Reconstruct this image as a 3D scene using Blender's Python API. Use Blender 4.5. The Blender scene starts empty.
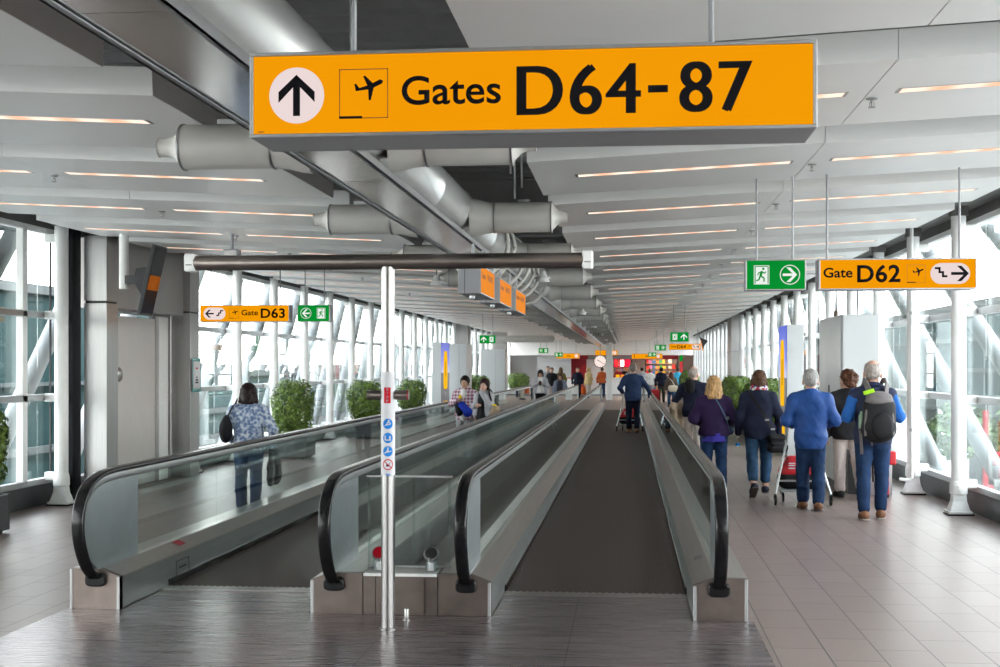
SKY = 8.5; EXPO = 0.17
import bpy, bmesh, math, random
import numpy as np
from mathutils import Vector, Matrix, Euler
PI = math.pi
random.seed(7)
SC = bpy.context.scene
COL = SC.collection
CX = -1.6            # centre line of the concourse
HCAM = 1.72
PITCH = 2.42         # bay of the facade and of the ceiling

# ------------------------------------------------------------------ materials
def new_mat(name):
    m = bpy.data.materials.new(name); m.use_nodes = True
    nt = m.node_tree
    b = nt.nodes.get('Principled BSDF')
    return m, nt, b
def node(nt, typ, **kw):
    n = nt.nodes.new(typ)
    for k, v in kw.items():
        if k.startswith('i_'):
            key = k[2:]
            key = int(key) if key.isdigit() else key.replace('_', ' ')
            n.inputs[key].default_value = v
        else:
            setattr(n, k, v)
    return n
def rgba(c): return (c[0], c[1], c[2], 1.0)
def srgb(r, g, b):
    f = lambda u: (u/255/12.92) if u/255 <= 0.04045 else ((u/255+0.055)/1.055)**2.4
    return (f(r), f(g), f(b))
def pmat(name, col, rough=0.5, metal=0.0, var=0.06, scale=8.0, bump=0.0, bscale=60.0, stretch=None, spec=0.5, emit=None, estr=0.0, coat=0.0):
    """Principled surface with a little procedural colour and roughness variation."""
    m, nt, b = new_mat(name)
    tc = node(nt, 'ShaderNodeTexCoord')
    mp = node(nt, 'ShaderNodeMapping')
    if stretch: mp.inputs['Scale'].default_value = stretch
    nt.links.new(tc.outputs['Object'], mp.inputs['Vector'])
    nz = node(nt, 'ShaderNodeTexNoise', i_Scale=scale, i_Detail=4.0)
    nt.links.new(mp.outputs['Vector'], nz.inputs['Vector'])
    cr = node(nt, 'ShaderNodeValToRGB')
    cr.color_ramp.elements[0].position = 0.3; cr.color_ramp.elements[1].position = 0.7
    cr.color_ramp.elements[0].color = rgba([max(0, c*(1-var)) for c in col])
    cr.color_ramp.elements[1].color = rgba([min(1, c*(1+var)) for c in col])
    nt.links.new(nz.outputs['Fac'], cr.inputs['Fac'])
    nt.links.new(cr.outputs['Color'], b.inputs['Base Color'])
    b.inputs['Roughness'].default_value = rough
    b.inputs['Metallic'].default_value = metal
    b.inputs['Specular IOR Level'].default_value = spec
    b.inputs['Coat Weight'].default_value = coat
    if bump:
        n2 = node(nt, 'ShaderNodeTexNoise', i_Scale=bscale, i_Detail=3.0)
        nt.links.new(mp.outputs['Vector'], n2.inputs['Vector'])
        bp = node(nt, 'ShaderNodeBump', i_Strength=bump, i_Distance=0.01)
        nt.links.new(n2.outputs['Fac'], bp.inputs['Height'])
        nt.links.new(bp.outputs['Normal'], b.inputs['Normal'])
    if emit:
        b.inputs['Emission Color'].default_value = rgba(emit); b.inputs['Emission Strength'].default_value = estr
    return m
def emat(name, col, strength=1.0, var=0.0, scale=5.0):
    """A backlit face: emission with a faint procedural unevenness."""
    m, nt, b = new_mat(name)
    nt.nodes.remove(b)
    out = nt.nodes.get('Material Output')
    em = node(nt, 'ShaderNodeEmission', i_Strength=strength)
    if var:
        tc = node(nt, 'ShaderNodeTexCoord')
        nz = node(nt, 'ShaderNodeTexNoise', i_Scale=scale)
        nt.links.new(tc.outputs['Object'], nz.inputs['Vector'])
        mx = node(nt, 'ShaderNodeMix', data_type='RGBA')
        mx.inputs[6].default_value = rgba([c*(1-var) for c in col]); mx.inputs[7].default_value = rgba([min(1.0, c*(1+var)) for c in col])
        nt.links.new(nz.outputs['Fac'], mx.inputs[0])
        nt.links.new(mx.outputs[2], em.inputs['Color'])
    else:
        em.inputs['Color'].default_value = rgba(col)
    nt.links.new(em.outputs[0], out.inputs['Surface'])
    return m
def glass_mat(name, tint=(0.9, 0.97, 0.95), refl=0.96, base=0.045, rough=0.0):
    """Thin clear glazing: tinted see-through plus a mirror whose strength rises towards grazing angles (Schlick)."""
    m, nt, b = new_mat(name)
    nt.nodes.remove(b)
    out = nt.nodes.get('Material Output')
    tr = node(nt, 'ShaderNodeBsdfTransparent'); tr.inputs['Color'].default_value = rgba(tint)
    gl = node(nt, 'ShaderNodeBsdfGlossy', i_Roughness=rough); gl.inputs['Color'].default_value = (0.9, 0.95, 0.95, 1)
    lw = node(nt, 'ShaderNodeLayerWeight', i_Blend=0.5)
    p = node(nt, 'ShaderNodeMath', operation='POWER'); p.inputs[1].default_value = 5.0
    nt.links.new(lw.outputs['Facing'], p.inputs[0])
    ma = node(nt, 'ShaderNodeMath', operation='MULTIPLY_ADD'); ma.inputs[1].default_value = refl-base; ma.inputs[2].default_value = base
    nt.links.new(p.outputs[0], ma.inputs[0])
    mx = node(nt, 'ShaderNodeMixShader')
    nt.links.new(ma.outputs[0], mx.inputs[0]); nt.links.new(tr.outputs[0], mx.inputs[1]); nt.links.new(gl.outputs[0], mx.inputs[2])
    nt.links.new(mx.outputs[0], out.inputs['Surface'])
    return m

M = {}
M['white_paint'] = pmat('white_paint', (0.88, 0.885, 0.87), 0.4, var=0.03)
M['panel_paint'] = pmat('panel_paint', (0.85, 0.845, 0.83), 0.34, var=0.02, scale=1.5, metal=0.0)
M['panel_edge'] = pmat('panel_edge', (0.66, 0.66, 0.65), 0.28, var=0.03, scale=1.5, metal=0.25)
M['void_dark'] = pmat('void_dark', (0.36, 0.36, 0.36), 0.8)
M['void_wall'] = pmat('void_wall', (0.42, 0.42, 0.41), 0.7)
M['eave_grey'] = pmat('eave_grey', (0.16, 0.155, 0.15), 0.6)
M['black_rubber'] = pmat('black_rubber', (0.008, 0.008, 0.009), 0.20, spec=0.35)
M['black_plastic'] = pmat('black_plastic', (0.02, 0.021, 0.024), 0.4)
M['jamb_black'] = pmat('jamb_black', (0.008, 0.009, 0.011), 0.6, spec=0.1)
M['black_stone'] = pmat('black_stone', (0.022, 0.024, 0.028), 0.35, var=0.3, scale=20)
M['dark_blue_screen'] = pmat('dark_blue_screen', (0.008, 0.011, 0.022), 0.3, spec=0.05)
M['steel'] = pmat('steel', (0.42, 0.415, 0.41), 0.40, 1.0, var=0.06, scale=30, stretch=(1, 1, 0.05))
M['steel_dark'] = pmat('steel_dark', (0.36, 0.35, 0.34), 0.32, 1.0, var=0.10, scale=40, stretch=(1, 0.05, 1))
M['steel_cross'] = pmat('steel_cross', (0.34, 0.30, 0.275), 0.30, 1.0, var=0.05, scale=60, stretch=(0.05, 1, 1))
M['steel_post'] = pmat('steel_post', (0.30, 0.295, 0.29), 0.30, 1.0, var=0.04, scale=60, stretch=(1, 1, 0.05))
M['steel_deck'] = pmat('steel_deck', (0.60, 0.57, 0.54), 0.30, 1.0, var=0.05, scale=40, stretch=(1, 0.03, 1))
M['steel_skirt'] = pmat('steel_skirt', (0.44, 0.45, 0.45), 0.34, 1.0, var=0.08, scale=40, stretch=(1, 0.03, 1))
M['steel_end'] = pmat('steel_end', (0.235, 0.195, 0.175), 0.32, 1.0, var=0.12, scale=9, bump=0.02, bscale=30)
M['newel_steel'] = pmat('newel_steel', (0.44, 0.47, 0.49), 0.38, 1.0, var=0.05, scale=6)
M['alu'] = pmat('alu', (0.44, 0.445, 0.45), 0.36, 1.0, var=0.03)
M['alu_grey'] = pmat('alu_grey', (0.33, 0.335, 0.35), 0.45, 0.3, var=0.03)
M['duct_silver'] = pmat('duct_silver', (0.78, 0.78, 0.77), 0.34, 0.85, var=0.05, scale=3, bump=0.02, bscale=8)
M['tray_silver'] = pmat('tray_silver', (0.90, 0.89, 0.88), 0.13, 1.0, var=0.04, scale=3, bump=0.12, bscale=2.0)
M['branch_grey'] = pmat('branch_grey', (0.62, 0.605, 0.57), 0.45, 0.1, var=0.03)
M['nozzle'] = pmat('nozzle', (0.68, 0.66, 0.62), 0.4)
M['grey_cabinet'] = pmat('grey_cabinet', (0.56, 0.58, 0.59), 0.3, 0.2, var=0.02, scale=2)
M['door_grey'] = pmat('door_grey', (0.64, 0.60, 0.575), 0.45, var=0.02)
M['header_grey'] = pmat('header_grey', (0.42, 0.41, 0.40), 0.4, 0.5, var=0.04, scale=3)
M['red'] = pmat('red', (0.55, 0.02, 0.03), 0.35)
M['dark_red'] = pmat('dark_red', (0.36, 0.012, 0.03), 0.45)
M['planter'] = pmat('planter', (0.055, 0.06, 0.065), 0.5, var=0.15)
M['soil'] = pmat('soil', (0.05, 0.035, 0.025), 0.9, var=0.4, scale=40, bump=0.5)
M['bark'] = pmat('bark', (0.13, 0.09, 0.06), 0.9, var=0.3, scale=30)
M['white_sign'] = emat('white_sign', (0.93, 0.78, 0.76), 0.80)
M['sign_white_green'] = emat('sign_white_green', (0.92, 0.98, 0.92), 0.80)
M['sign_yellow'] = emat('sign_yellow', (1.0, 0.355, 0.002), 0.82, var=0.05, scale=4)
M['sign_orange'] = emat('sign_orange', (1.0, 0.31, 0.04), 0.80, var=0.05)
M['sign_green'] = emat('sign_green', (0.003, 0.30, 0.035), 0.80, var=0.12, scale=6)
M['sign_black'] = pmat('sign_black', (0.006, 0.006, 0.008), 0.9, spec=0.1)
M['sign_thin'] = pmat('sign_thin', (0.35, 0.10, 0.0), 0.5)
M['glass_facade'] = glass_mat('glass_facade', (0.965, 0.99, 0.985))
M['glass_rail'] = glass_mat('glass_rail', (0.93, 0.965, 0.955), base=0.05)
M['glass_clear'] = glass_mat('glass_clear', (0.95, 0.975, 0.97))
M['sticker_white'] = pmat('sticker_white', (0.60, 0.60, 0.63), 0.4)
M['sticker_blue'] = pmat('sticker_blue', (0.015, 0.20, 0.62), 0.6, spec=0.15)
M['sticker_red'] = pmat('sticker_red', (0.50, 0.006, 0.02), 0.6, spec=0.15)

def lamp_mat():
    m, nt, b = new_mat('strip_lamp'); nt.nodes.remove(b)
    out = nt.nodes.get('Material Output')
    tc = node(nt, 'ShaderNodeTexCoord')
    wv = node(nt, 'ShaderNodeTexWave', wave_type='BANDS', bands_direction='X', i_Scale=1.05)
    nt.links.new(tc.outputs['Object'], wv.inputs['Vector'])
    cr = node(nt, 'ShaderNodeValToRGB')
    cr.color_ramp.elements[0].color = (0.95, 0.50, 0.32, 1); cr.color_ramp.elements[1].color = (1.0, 0.80, 0.66, 1)
    cr.color_ramp.elements[0].position = 0.0; cr.color_ramp.elements[1].position = 0.75
    nt.links.new(wv.outputs['Fac'], cr.inputs['Fac'])
    em = node(nt, 'ShaderNodeEmission', i_Strength=1.15)
    nt.links.new(cr.outputs[0], em.inputs['Color'])
    nt.links.new(em.outputs[0], out.inputs['Surface'])
    return m
M['strip_lamp'] = lamp_mat()

def tile_floor_mat():
    m, nt, b = new_mat('floor_tiles')
    tc = node(nt, 'ShaderNodeTexCoord')
    mp = node(nt, 'ShaderNodeMapping'); mp.inputs['Rotation'].default_value = (0, 0, PI/2); mp.inputs['Location'].default_value = (0.0, 0.06, 0)
    nt.links.new(tc.outputs['Object'], mp.inputs['Vector'])
    br = node(nt, 'ShaderNodeTexBrick', offset=0.5, i_Scale=1.0)
    br.inputs['Brick Width'].default_value = 0.62; br.inputs['Row Height'].default_value = 0.31
    br.inputs['Mortar Size'].default_value = 0.0042; br.inputs['Mortar Smooth'].default_value = 0.1
    br.inputs['Color1'].default_value = rgba((0.235, 0.180, 0.158)); br.inputs['Color2'].default_value = rgba((0.262, 0.203, 0.180))
    br.inputs['Mortar'].default_value = rgba((0.030, 0.024, 0.022))
    nt.links.new(mp.outputs['Vector'], br.inputs['Vector'])
    nz = node(nt, 'ShaderNodeTexNoise', i_Scale=60.0, i_Detail=5.0)
    nt.links.new(tc.outputs['Object'], nz.inputs['Vector'])
    mx = node(nt, 'ShaderNodeMix', data_type='RGBA', blend_type='MULTIPLY'); mx.inputs[0].default_value = 0.25
    nt.links.new(br.outputs['Color'], mx.inputs[6]); nt.links.new(nz.outputs['Color'], mx.inputs[7])
    nt.links.new(mx.outputs[2], b.inputs['Base Color'])
    mr = node(nt, 'ShaderNodeMapRange'); mr.inputs['To Min'].default_value = 0.30; mr.inputs['To Max'].default_value = 0.40
    nt.links.new(nz.outputs['Fac'], mr.inputs['Value'])
    nt.links.new(mr.outputs[0], b.inputs['Roughness'])
    bp = node(nt, 'ShaderNodeBump', invert=True, i_Strength=0.3, i_Distance=0.002)
    nt.links.new(br.outputs['Fac'], bp.inputs['Height']); nt.links.new(bp.outputs[0], b.inputs['Normal'])
    b.inputs['Specular IOR Level'].default_value = 0.36
    return m
M['floor_tiles'] = tile_floor_mat()

def landing_mat():
    """Ribbed dark metal landing plate: fine cross ribs and a few plate joints."""
    m, nt, b = new_mat('landing_metal')
    tc = node(nt, 'ShaderNodeTexCoord')
    mp = node(nt, 'ShaderNodeMapping'); mp.inputs['Scale'].default_value = (0.25, 14.0, 1)
    nt.links.new(tc.outputs['Object'], mp.inputs['Vector'])
    nz = node(nt, 'ShaderNodeTexNoise', i_Scale=2.2, i_Detail=6.0, i_Roughness=0.65)
    nt.links.new(mp.outputs[0], nz.inputs['Vector'])
    cr = node(nt, 'ShaderNodeValToRGB')
    cr.color_ramp.elements[0].color = rgba((0.135, 0.115, 0.125)); cr.color_ramp.elements[1].color = rgba((0.33, 0.285, 0.295))
    cr.color_ramp.elements[0].position = 0.3; cr.color_ramp.elements[1].position = 0.75
    nt.links.new(nz.outputs['Fac'], cr.inputs['Fac'])
    br = node(nt, 'ShaderNodeTexBrick', offset=0.0, i_Scale=1.0)
    br.inputs['Brick Width'].default_value = 1.2; br.inputs['Row Height'].default_value = 1.45
    br.inputs['Mortar Size'].default_value = 0.004
    br.inputs['Color1'].default_value = (1, 1, 1, 1); br.inputs['Color2'].default_value = (0.93, 0.93, 0.93, 1); br.inputs['Mortar'].default_value = (0.25, 0.25, 0.25, 1)
    mp2 = node(nt, 'ShaderNodeMapping'); mp2.inputs['Location'].default_value = (0.37, 0.2, 0)
    nt.links.new(tc.outputs['Object'], mp2.inputs['Vector']); nt.links.new(mp2.outputs[0], br.inputs['Vector'])
    mx = node(nt, 'ShaderNodeMix', data_type='RGBA', blend_type='MULTIPLY'); mx.inputs[0].default_value = 1.0
    nt.links.new(cr.outputs[0], mx.inputs[6]); nt.links.new(br.outputs['Color'], mx.inputs[7])
    nt.links.new(mx.outputs[2], b.inputs['Base Color'])
    b.inputs['Metallic'].default_value = 0.75
    mr = node(nt, 'ShaderNodeMapRange'); mr.inputs['To Min'].default_value = 0.19; mr.inputs['To Max'].default_value = 0.36
    nt.links.new(nz.outputs['Fac'], mr.inputs['Value']); nt.links.new(mr.outputs[0], b.inputs['Roughness'])
    wv = node(nt, 'ShaderNodeTexWave', wave_type='BANDS', bands_direction='Y', i_Scale=10.0)
    nt.links.new(tc.outputs['Object'], wv.inputs['Vector'])
    bp = node(nt, 'ShaderNodeBump', i_Strength=0.12, i_Distance=0.002)
    nt.links.new(wv.outputs['Fac'], bp.inputs['Height']); nt.links.new(bp.outputs[0], b.inputs['Normal'])
    return m
M['landing_metal'] = landing_mat()

def belt_mat():
    """Grooved pallets: ribs along the travel direction and a joint between pallets."""
    m, nt, b = new_mat('belt_pallets')
    tc = node(nt, 'ShaderNodeTexCoord')
    wx = node(nt, 'ShaderNodeTexWave', wave_type='BANDS', bands_direction='X', i_Scale=16.0)
    wy = node(nt, 'ShaderNodeTexWave', wave_type='BANDS', bands_direction='Y', i_Scale=1.25, wave_profile='SAW')
    nt.links.new(tc.outputs['Object'], wx.inputs['Vector']); nt.links.new(tc.outputs['Object'], wy.inputs['Vector'])
    cx = node(nt, 'ShaderNodeValToRGB'); cx.color_ramp.elements[0].color = rgba((0.018, 0.0095, 0.0070)); cx.color_ramp.elements[1].color = rgba((0.070, 0.040, 0.030))
    nt.links.new(wx.outputs['Fac'], cx.inputs['Fac'])
    cy = node(nt, 'ShaderNodeValToRGB'); cy.color_ramp.elements[0].color = (0.55, 0.55, 0.55, 1); cy.color_ramp.elements[1].color = (1, 1, 1, 1)
    cy.color_ramp.elements[0].position = 0.02; cy.color_ramp.elements[1].position = 0.10
    nt.links.new(wy.outputs['Fac'], cy.inputs['Fac'])
    mx = node(nt, 'ShaderNodeMix', data_type='RGBA', blend_type='MULTIPLY'); mx.inputs[0].default_value = 1.0
    nt.links.new(cx.outputs[0], mx.inputs[6]); nt.links.new(cy.outputs[0], mx.inputs[7])
    nt.links.new(mx.outputs[2], b.inputs['Base Color'])
    b.inputs['Roughness'].default_value = 0.48; b.inputs['Metallic'].default_value = 0.3
    bp = node(nt, 'ShaderNodeBump', i_Strength=0.3, i_Distance=0.004)
    nt.links.new(wx.outputs['Fac'], bp.inputs['Height']); nt.links.new(bp.outputs[0], b.inputs['Normal'])
    return m
M['belt_pallets'] = belt_mat()

def leaf_mat(name, c1, c2):
    m, nt, b = new_mat(name)
    oi = node(nt, 'ShaderNodeTexCoord')
    nz = node(nt, 'ShaderNodeTexNoise', i_Scale=9.0, i_Detail=6.0)
    nt.links.new(oi.outputs['Object'], nz.inputs['Vector'])
    cr = node(nt, 'ShaderNodeValToRGB'); cr.color_ramp.elements[0].color = rgba(c1); cr.color_ramp.elements[1].color = rgba(c2)
    cr.color_ramp.elements[0].position = 0.35; cr.color_ramp.elements[1].position = 0.68
    nt.links.new(nz.outputs['Fac'], cr.inputs['Fac']); nt.links.new(cr.outputs[0], b.inputs['Base Color'])
    b.inputs['Roughness'].default_value = 0.4
    b.inputs['Subsurface Weight'].default_value = 0.0
    return m
M['leaf'] = leaf_mat('leaf', (0.028, 0.075, 0.008), (0.20, 0.30, 0.035))
M['leaf_out'] = leaf_mat('leaf_out', (0.03, 0.08, 0.01), (0.12, 0.20, 0.03))

# ------------------------------------------------------------------ mesh helpers
class MB:
    def __init__(s): s.v = []; s.f = []
    def add(s, vs, fs):
        b = len(s.v); s.v.extend(tuple(p) for p in vs); s.f.extend(tuple(b+i for i in f) for f in fs); return s
    def box(s, x0, x1, y0, y1, z0, z1):
        x0, x1 = min(x0, x1), max(x0, x1); y0, y1 = min(y0, y1), max(y0, y1); z0, z1 = min(z0, z1), max(z0, z1)
        vs = [(x, y, z) for z in (z0, z1) for y in (y0, y1) for x in (x0, x1)]
        return s.add(vs, [(0, 2, 3, 1), (4, 5, 7, 6), (0, 1, 5, 4), (2, 6, 7, 3), (0, 4, 6, 2), (1, 3, 7, 5)])
    def prism(s, prof, axis, a, b):
        """prof: 2-D outline (counter-clockwise), extruded along axis from a to b. axis x: prof=(y,z); y: (x,z); z: (x,y)."""
        def P(p, t):
            return {'x': (t, p[0], p[1]), 'y': (p[0], t, p[1]), 'z': (p[0], p[1], t)}[axis]
        n = len(prof)
        vs = [P(p, a) for p in prof] + [P(p, b) for p in prof]
        fs = [tuple(range(n)), tuple(range(2*n-1, n-1, -1))] + [(i, i+n, (i+1) % n+n, (i+1) % n) for i in range(n)]
        return s.add(vs, fs)
    def tube(s, pts, r, n=12, cap=True, closed=False):
        pts = [Vector(p) for p in pts]; k = len(pts)
        rs = r if isinstance(r, (list, tuple)) else [r]*k
        rings = []; up = None
        for i, p in enumerate(pts):
            if closed: t = (pts[(i+1) % k]-pts[i-1])
            else: t = (pts[min(i+1, k-1)]-pts[max(i-1, 0)])
            t.normalize()
            if up is None:
                up = Vector((0, 0, 1)) if abs(t.z) < 0.9 else Vector((1, 0, 0))
            a = t.cross(up); a.normalize(); bb = a.cross(t); bb.normalize(); up = bb
            rings.append([p+(a*math.cos(q)+bb*math.sin(q))*rs[i] for q in (2*PI*j/n for j in range(n))])
        vs = [v for rg in rings for v in rg]
        fs = []
        for i in range(k if closed else k-1):
            j2 = (i+1) % k
            for j in range(n):
                fs.append((i*n+j, i*n+(j+1) % n, j2*n+(j+1) % n, j2*n+j))
        if cap and not closed:
            fs.append(tuple(range(n-1, -1, -1))); fs.append(tuple((k-1)*n+j for j in range(n)))
        return s.add(vs, fs)
    def sweep(s, pts, prof, side=(1, 0, 0), cap=True):
        """Sweep a 2-D section (a along side, b along the outward normal) along a path lying in a plane normal to side."""
        pts = [Vector(p) for p in pts]; sd = Vector(side); k = len(pts); n = len(prof); vs = []
        for i, p in enumerate(pts):
            t = (pts[min(i+1, k-1)]-pts[max(i-1, 0)]).normalized()
            nn = sd.cross(t).normalized()
            vs += [p+sd*a+nn*b for a, b in prof]
        fs = [(i*n+j, i*n+(j+1) % n, (i+1)*n+(j+1) % n, (i+1)*n+j) for i in range(k-1) for j in range(n)]
        if cap: fs += [tuple(range(n-1, -1, -1)), tuple((k-1)*n+j for j in range(n))]
        return s.add(vs, fs)
    def lathe(s, prof, c=(0, 0, 0), n=20, axis='z'):
        """prof: list of (r, t) revolved about axis through c."""
        k = len(prof); vs = []
        for r, t in prof:
            for j in range(n):
                q = 2*PI*j/n; a, b = r*math.cos(q), r*math.sin(q)
                p = {'z': (a, b, t), 'x': (t, a, b), 'y': (b, t, a)}[axis]
                vs.append((c[0]+p[0], c[1]+p[1], c[2]+p[2]))
        fs = [(i*n+j, i*n+(j+1) % n, (i+1)*n+(j+1) % n, (i+1)*n+j) for i in range(k-1) for j in range(n)]
        fs += [tuple(range(n-1, -1, -1)), tuple((k-1)*n+j for j in range(n))]
        return s.add(vs, fs)
    def ball(s, c, r, n=12, m=8):
        r = r if isinstance(r, (tuple, list)) else (r, r, r)
        vs = [(c[0], c[1], c[2]-r[2])]
        for i in range(1, m):
            a = -PI/2+PI*i/m
            vs += [(c[0]+r[0]*math.cos(a)*math.cos(2*PI*j/n), c[1]+r[1]*math.cos(a)*math.sin(2*PI*j/n), c[2]+r[2]*math.sin(a)) for j in range(n)]
        vs.append((c[0], c[1], c[2]+r[2])); L = len(vs)-1
        fs = [(0, 1+(j+1) % n, 1+j) for j in range(n)]
        for i in range(m-2):
            fs += [(1+i*n+j, 1+i*n+(j+1) % n, 1+(i+1)*n+(j+1) % n, 1+(i+1)*n+j) for j in range(n)]
        fs += [(1+(m-2)*n+j, 1+(m-2)*n+(j+1) % n, L) for j in range(n)]
        return s.add(vs, fs)
    def xf(s, mat):
        s.v = [tuple(mat @ Vector(p)) for p in s.v]; return s
    def mesh(s, name, smooth=False):
        me = bpy.data.meshes.new(name); me.from_pydata(s.v, [], s.f); me.validate()
        bm = bmesh.new(); bm.from_mesh(me); bmesh.ops.recalc_face_normals(bm, faces=bm.faces[:]); bm.to_mesh(me); bm.free()
        if smooth: me.polygons.foreach_set('use_smooth', [True]*len(me.polygons))
        me.update()
        return me
    def build(s, name, mat, parent=None, smooth=False, bevel=0.0, seg=2, autosmooth=True):
        me = s.mesh(name, smooth)
        me.materials.append(M[mat] if isinstance(mat, str) else mat)
        if smooth and autosmooth:
            try: me.set_sharp_from_angle(angle=math.radians(38))
            except Exception: pass
        o = bpy.data.objects.new(name, me); COL.objects.link(o)
        if parent is not None: o.parent = parent
        if bevel:
            md = o.modifiers.new('bevel', 'BEVEL'); md.width = bevel; md.segments = seg; md.limit_method = 'ANGLE'; md.angle_limit = 0.6
        return o

def thing(name, label, cat, loc=(0, 0, 0), rz=0.0, group=None):
    o = bpy.data.objects.new(name, None); COL.objects.link(o)
    o.empty_display_size = 0.1
    o.location = loc; o.rotation_euler = (0, 0, rz)
    o['label'] = label; o['category'] = cat
    if group: o['group'] = group
    return o
def tag(o, label, cat, group=None, kind=None):
    o['label'] = label; o['category'] = cat
    if group: o['group'] = group
    if kind: o['kind'] = kind
    return o
def struct(o): o['kind'] = 'structure'; return o
KIDS = {}
def dup(root, loc=None, rz=None, label=None, group=None):
    r = root.copy(); COL.objects.link(r)
    if loc is not None: r.location = loc
    if rz is not None: r.rotation_euler = (0, 0, rz)
    if label: r['label'] = label
    if group: r['group'] = group
    def rec(src, dst):
        for ch in list(src.children):
            c = ch.copy(); COL.objects.link(c); c.parent = dst; rec(ch, c)
    rec(root, r)
    return r

def text_obj(txt, name, mat, parent, w=None, h=None, loc=(0, 0, 0), bold=0.0, depth=0.002, rot=(PI/2, 0, 0), align='L', stack=False, space=1.0, fat=0.0):
    """Lettering as a thin raised mesh: cap height h, overall width w; loc = lower-left corner (or centre)."""
    cu = bpy.data.curves.new('lettering', 'FONT'); cu.body = txt; cu.size = 1.0; cu.offset = bold; cu.extrude = 0.0; cu.resolution_u = 6; cu.space_character = space
    if stack: cu.align_x = 'CENTER'; cu.space_line = 0.8
    o = bpy.data.objects.new('tmp_lettering', cu); COL.objects.link(o)
    dg = bpy.context.evaluated_depsgraph_get()
    me = bpy.data.meshes.new_from_object(o.evaluated_get(dg))
    bpy.data.objects.remove(o, do_unlink=True)
    xs = [v.co.x for v in me.vertices]; ys = [v.co.y for v in me.vertices]
    x0, x1, y0, y1 = min(xs), max(xs), min(ys), max(ys)
    sx = w/(x1-x0) if w else None; sy = h/(y1-y0) if h else None
    sx = sx or sy; sy = sy or sx
    for v in me.vertices:
        v.co.x = (v.co.x-x0)*sx; v.co.y = (v.co.y-y0)*sy
        if align == 'C': v.co.x -= (x1-x0)*sx/2; v.co.y -= (y1-y0)*sy/2
    bm = bmesh.new(); bm.from_mesh(me)
    if fat:
        r = bmesh.ops.duplicate(bm, geom=bm.faces[:]+bm.edges[:]+bm.verts[:])
        for e in r['geom']:
            if isinstance(e, bmesh.types.BMVert): e.co.x += fat; e.co.z += 0.0003
    r = bmesh.ops.extrude_face_region(bm, geom=bm.faces[:])
    for e in r['geom']:
        if isinstance(e, bmesh.types.BMVert): e.co.z += depth
    bmesh.ops.recalc_face_normals(bm, faces=bm.faces[:])
    bm.to_mesh(me); bm.free()
    me.materials.clear(); me.materials.append(M[mat])
    ob = bpy.data.objects.new(name, me); COL.objects.link(ob); ob.location = loc; ob.rotation_euler = rot
    ob.parent = parent
    return ob
def flat(poly, y, th=0.002):
    """Thin plate cut to an x,z outline standing on the face at y (towards -y)."""
    mb = MB(); mb.prism(poly, 'y', y, y-th); return mb
def disc(cx, cz, r, y, th=0.002, n=40):
    return flat([(cx+r*math.cos(2*PI*i/n), cz+r*math.sin(2*PI*i/n)) for i in range(n)], y, th)
# ================================================================== THE SETTING
fl = MB().box(-7.30, 4.20, -9.2, 84.0, -0.25, 0.0).build('floor', 'floor_tiles'); struct(fl)
ROWS = range(-6, 29)
def row_y(k): return 6.62+PITCH*k
def ceil_z(x): return 3.14+0.050*(abs(x-CX)-0.89)
def panel_mesh(xa, xb, nm):
    """One lining panel: flat underside, upright front and back edges, turned-up ends; rises outwards."""
    xa, xb = min(xa, xb), max(xa, xb)
    mb = MB()
    ya, yb, up = 0.0, 1.77, 0.150
    za, zb = ceil_z(xa), ceil_z(xb)
    vs = [(xa, ya, za), (xb, ya, zb), (xb, yb, zb), (xa, yb, za), (xa, ya-0.012, za+up), (xb, ya-0.012, zb+up), (xb, yb+0.012, zb+up), (xa, yb+0.012, za+up)]
    mb.add(vs, [(0, 3, 2, 1), (4, 5, 6, 7), (0, 1, 5, 4), (1, 2, 6, 5), (2, 3, 7, 6), (3, 0, 4, 7)])
    return mb.build(nm, 'panel_paint', bevel=0.002, seg=1)
spans = [(-0.71, 1.3285), (1.3315, 3.36), (-2.49, -4.5285), (-4.5315, -6.56)]
protos = [struct(panel_mesh(a, b, 'ceiling_panel')) for a, b in spans]
for k in ROWS:
    for p in protos:
        o = p if k == ROWS[0] else p.copy()
        if k != ROWS[0]: COL.objects.link(o)
        o.location = (0, row_y(k), 0)
# strip lamps let into the lining, one in each panel
def strip_light(xa, xb):
    t = thing('strip_light', 'recessed strip lamp', 'ceiling light')
    xm = (xa+xb)/2; zm = ceil_z(xm); L = abs(xb-xa)/2; sl = (1 if xm > CX else -1)*0.05
    sh = Matrix(((1, 0, 0, 0), (0, 1, 0, 0), (sl, 0, 1, 0), (0, 0, 0, 1)))
    fr = MB()
    fr.box(-L-0.02, L+0.02, -0.063, -0.055, -0.002, 0.0); fr.box(-L-0.02, L+0.02, 0.055, 0.063, -0.002, 0.0)
    fr.box(-L-0.02, -L, -0.055, 0.055, -0.002, 0.0); fr.box(L, L+0.02, -0.055, 0.055, -0.002, 0.0)
    fr.xf(sh).build('lamp_frame', 'alu', t)
    d = MB().box(-L, L, -0.055, 0.055, -0.0025, 0.0).xf(sh).build('diffuser', 'strip_lamp', t)
    t['xm'] = xm; t.location = (xm, 0, zm-0.0005)
    return t
lamp_spans = [(-0.38, 1.19), (1.50, 3.14), (-2.82, -4.39), (-4.70, -6.34)]
wing = ['inner panel of the wing toward the right-hand windows', 'outer panel beside the right-hand windows', 'inner panel of the wing toward the left-hand windows', 'outer panel beside the left-hand windows']
lp = [strip_light(a, b) for a, b in lamp_spans]
ordw = {0: 'first row past the big sign', 1: 'second row past the big sign', 2: 'third row past the big sign', 3: 'fourth row past the big sign'}
LAMP_ROWS = [k for k in ROWS if k >= 0]
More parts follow.
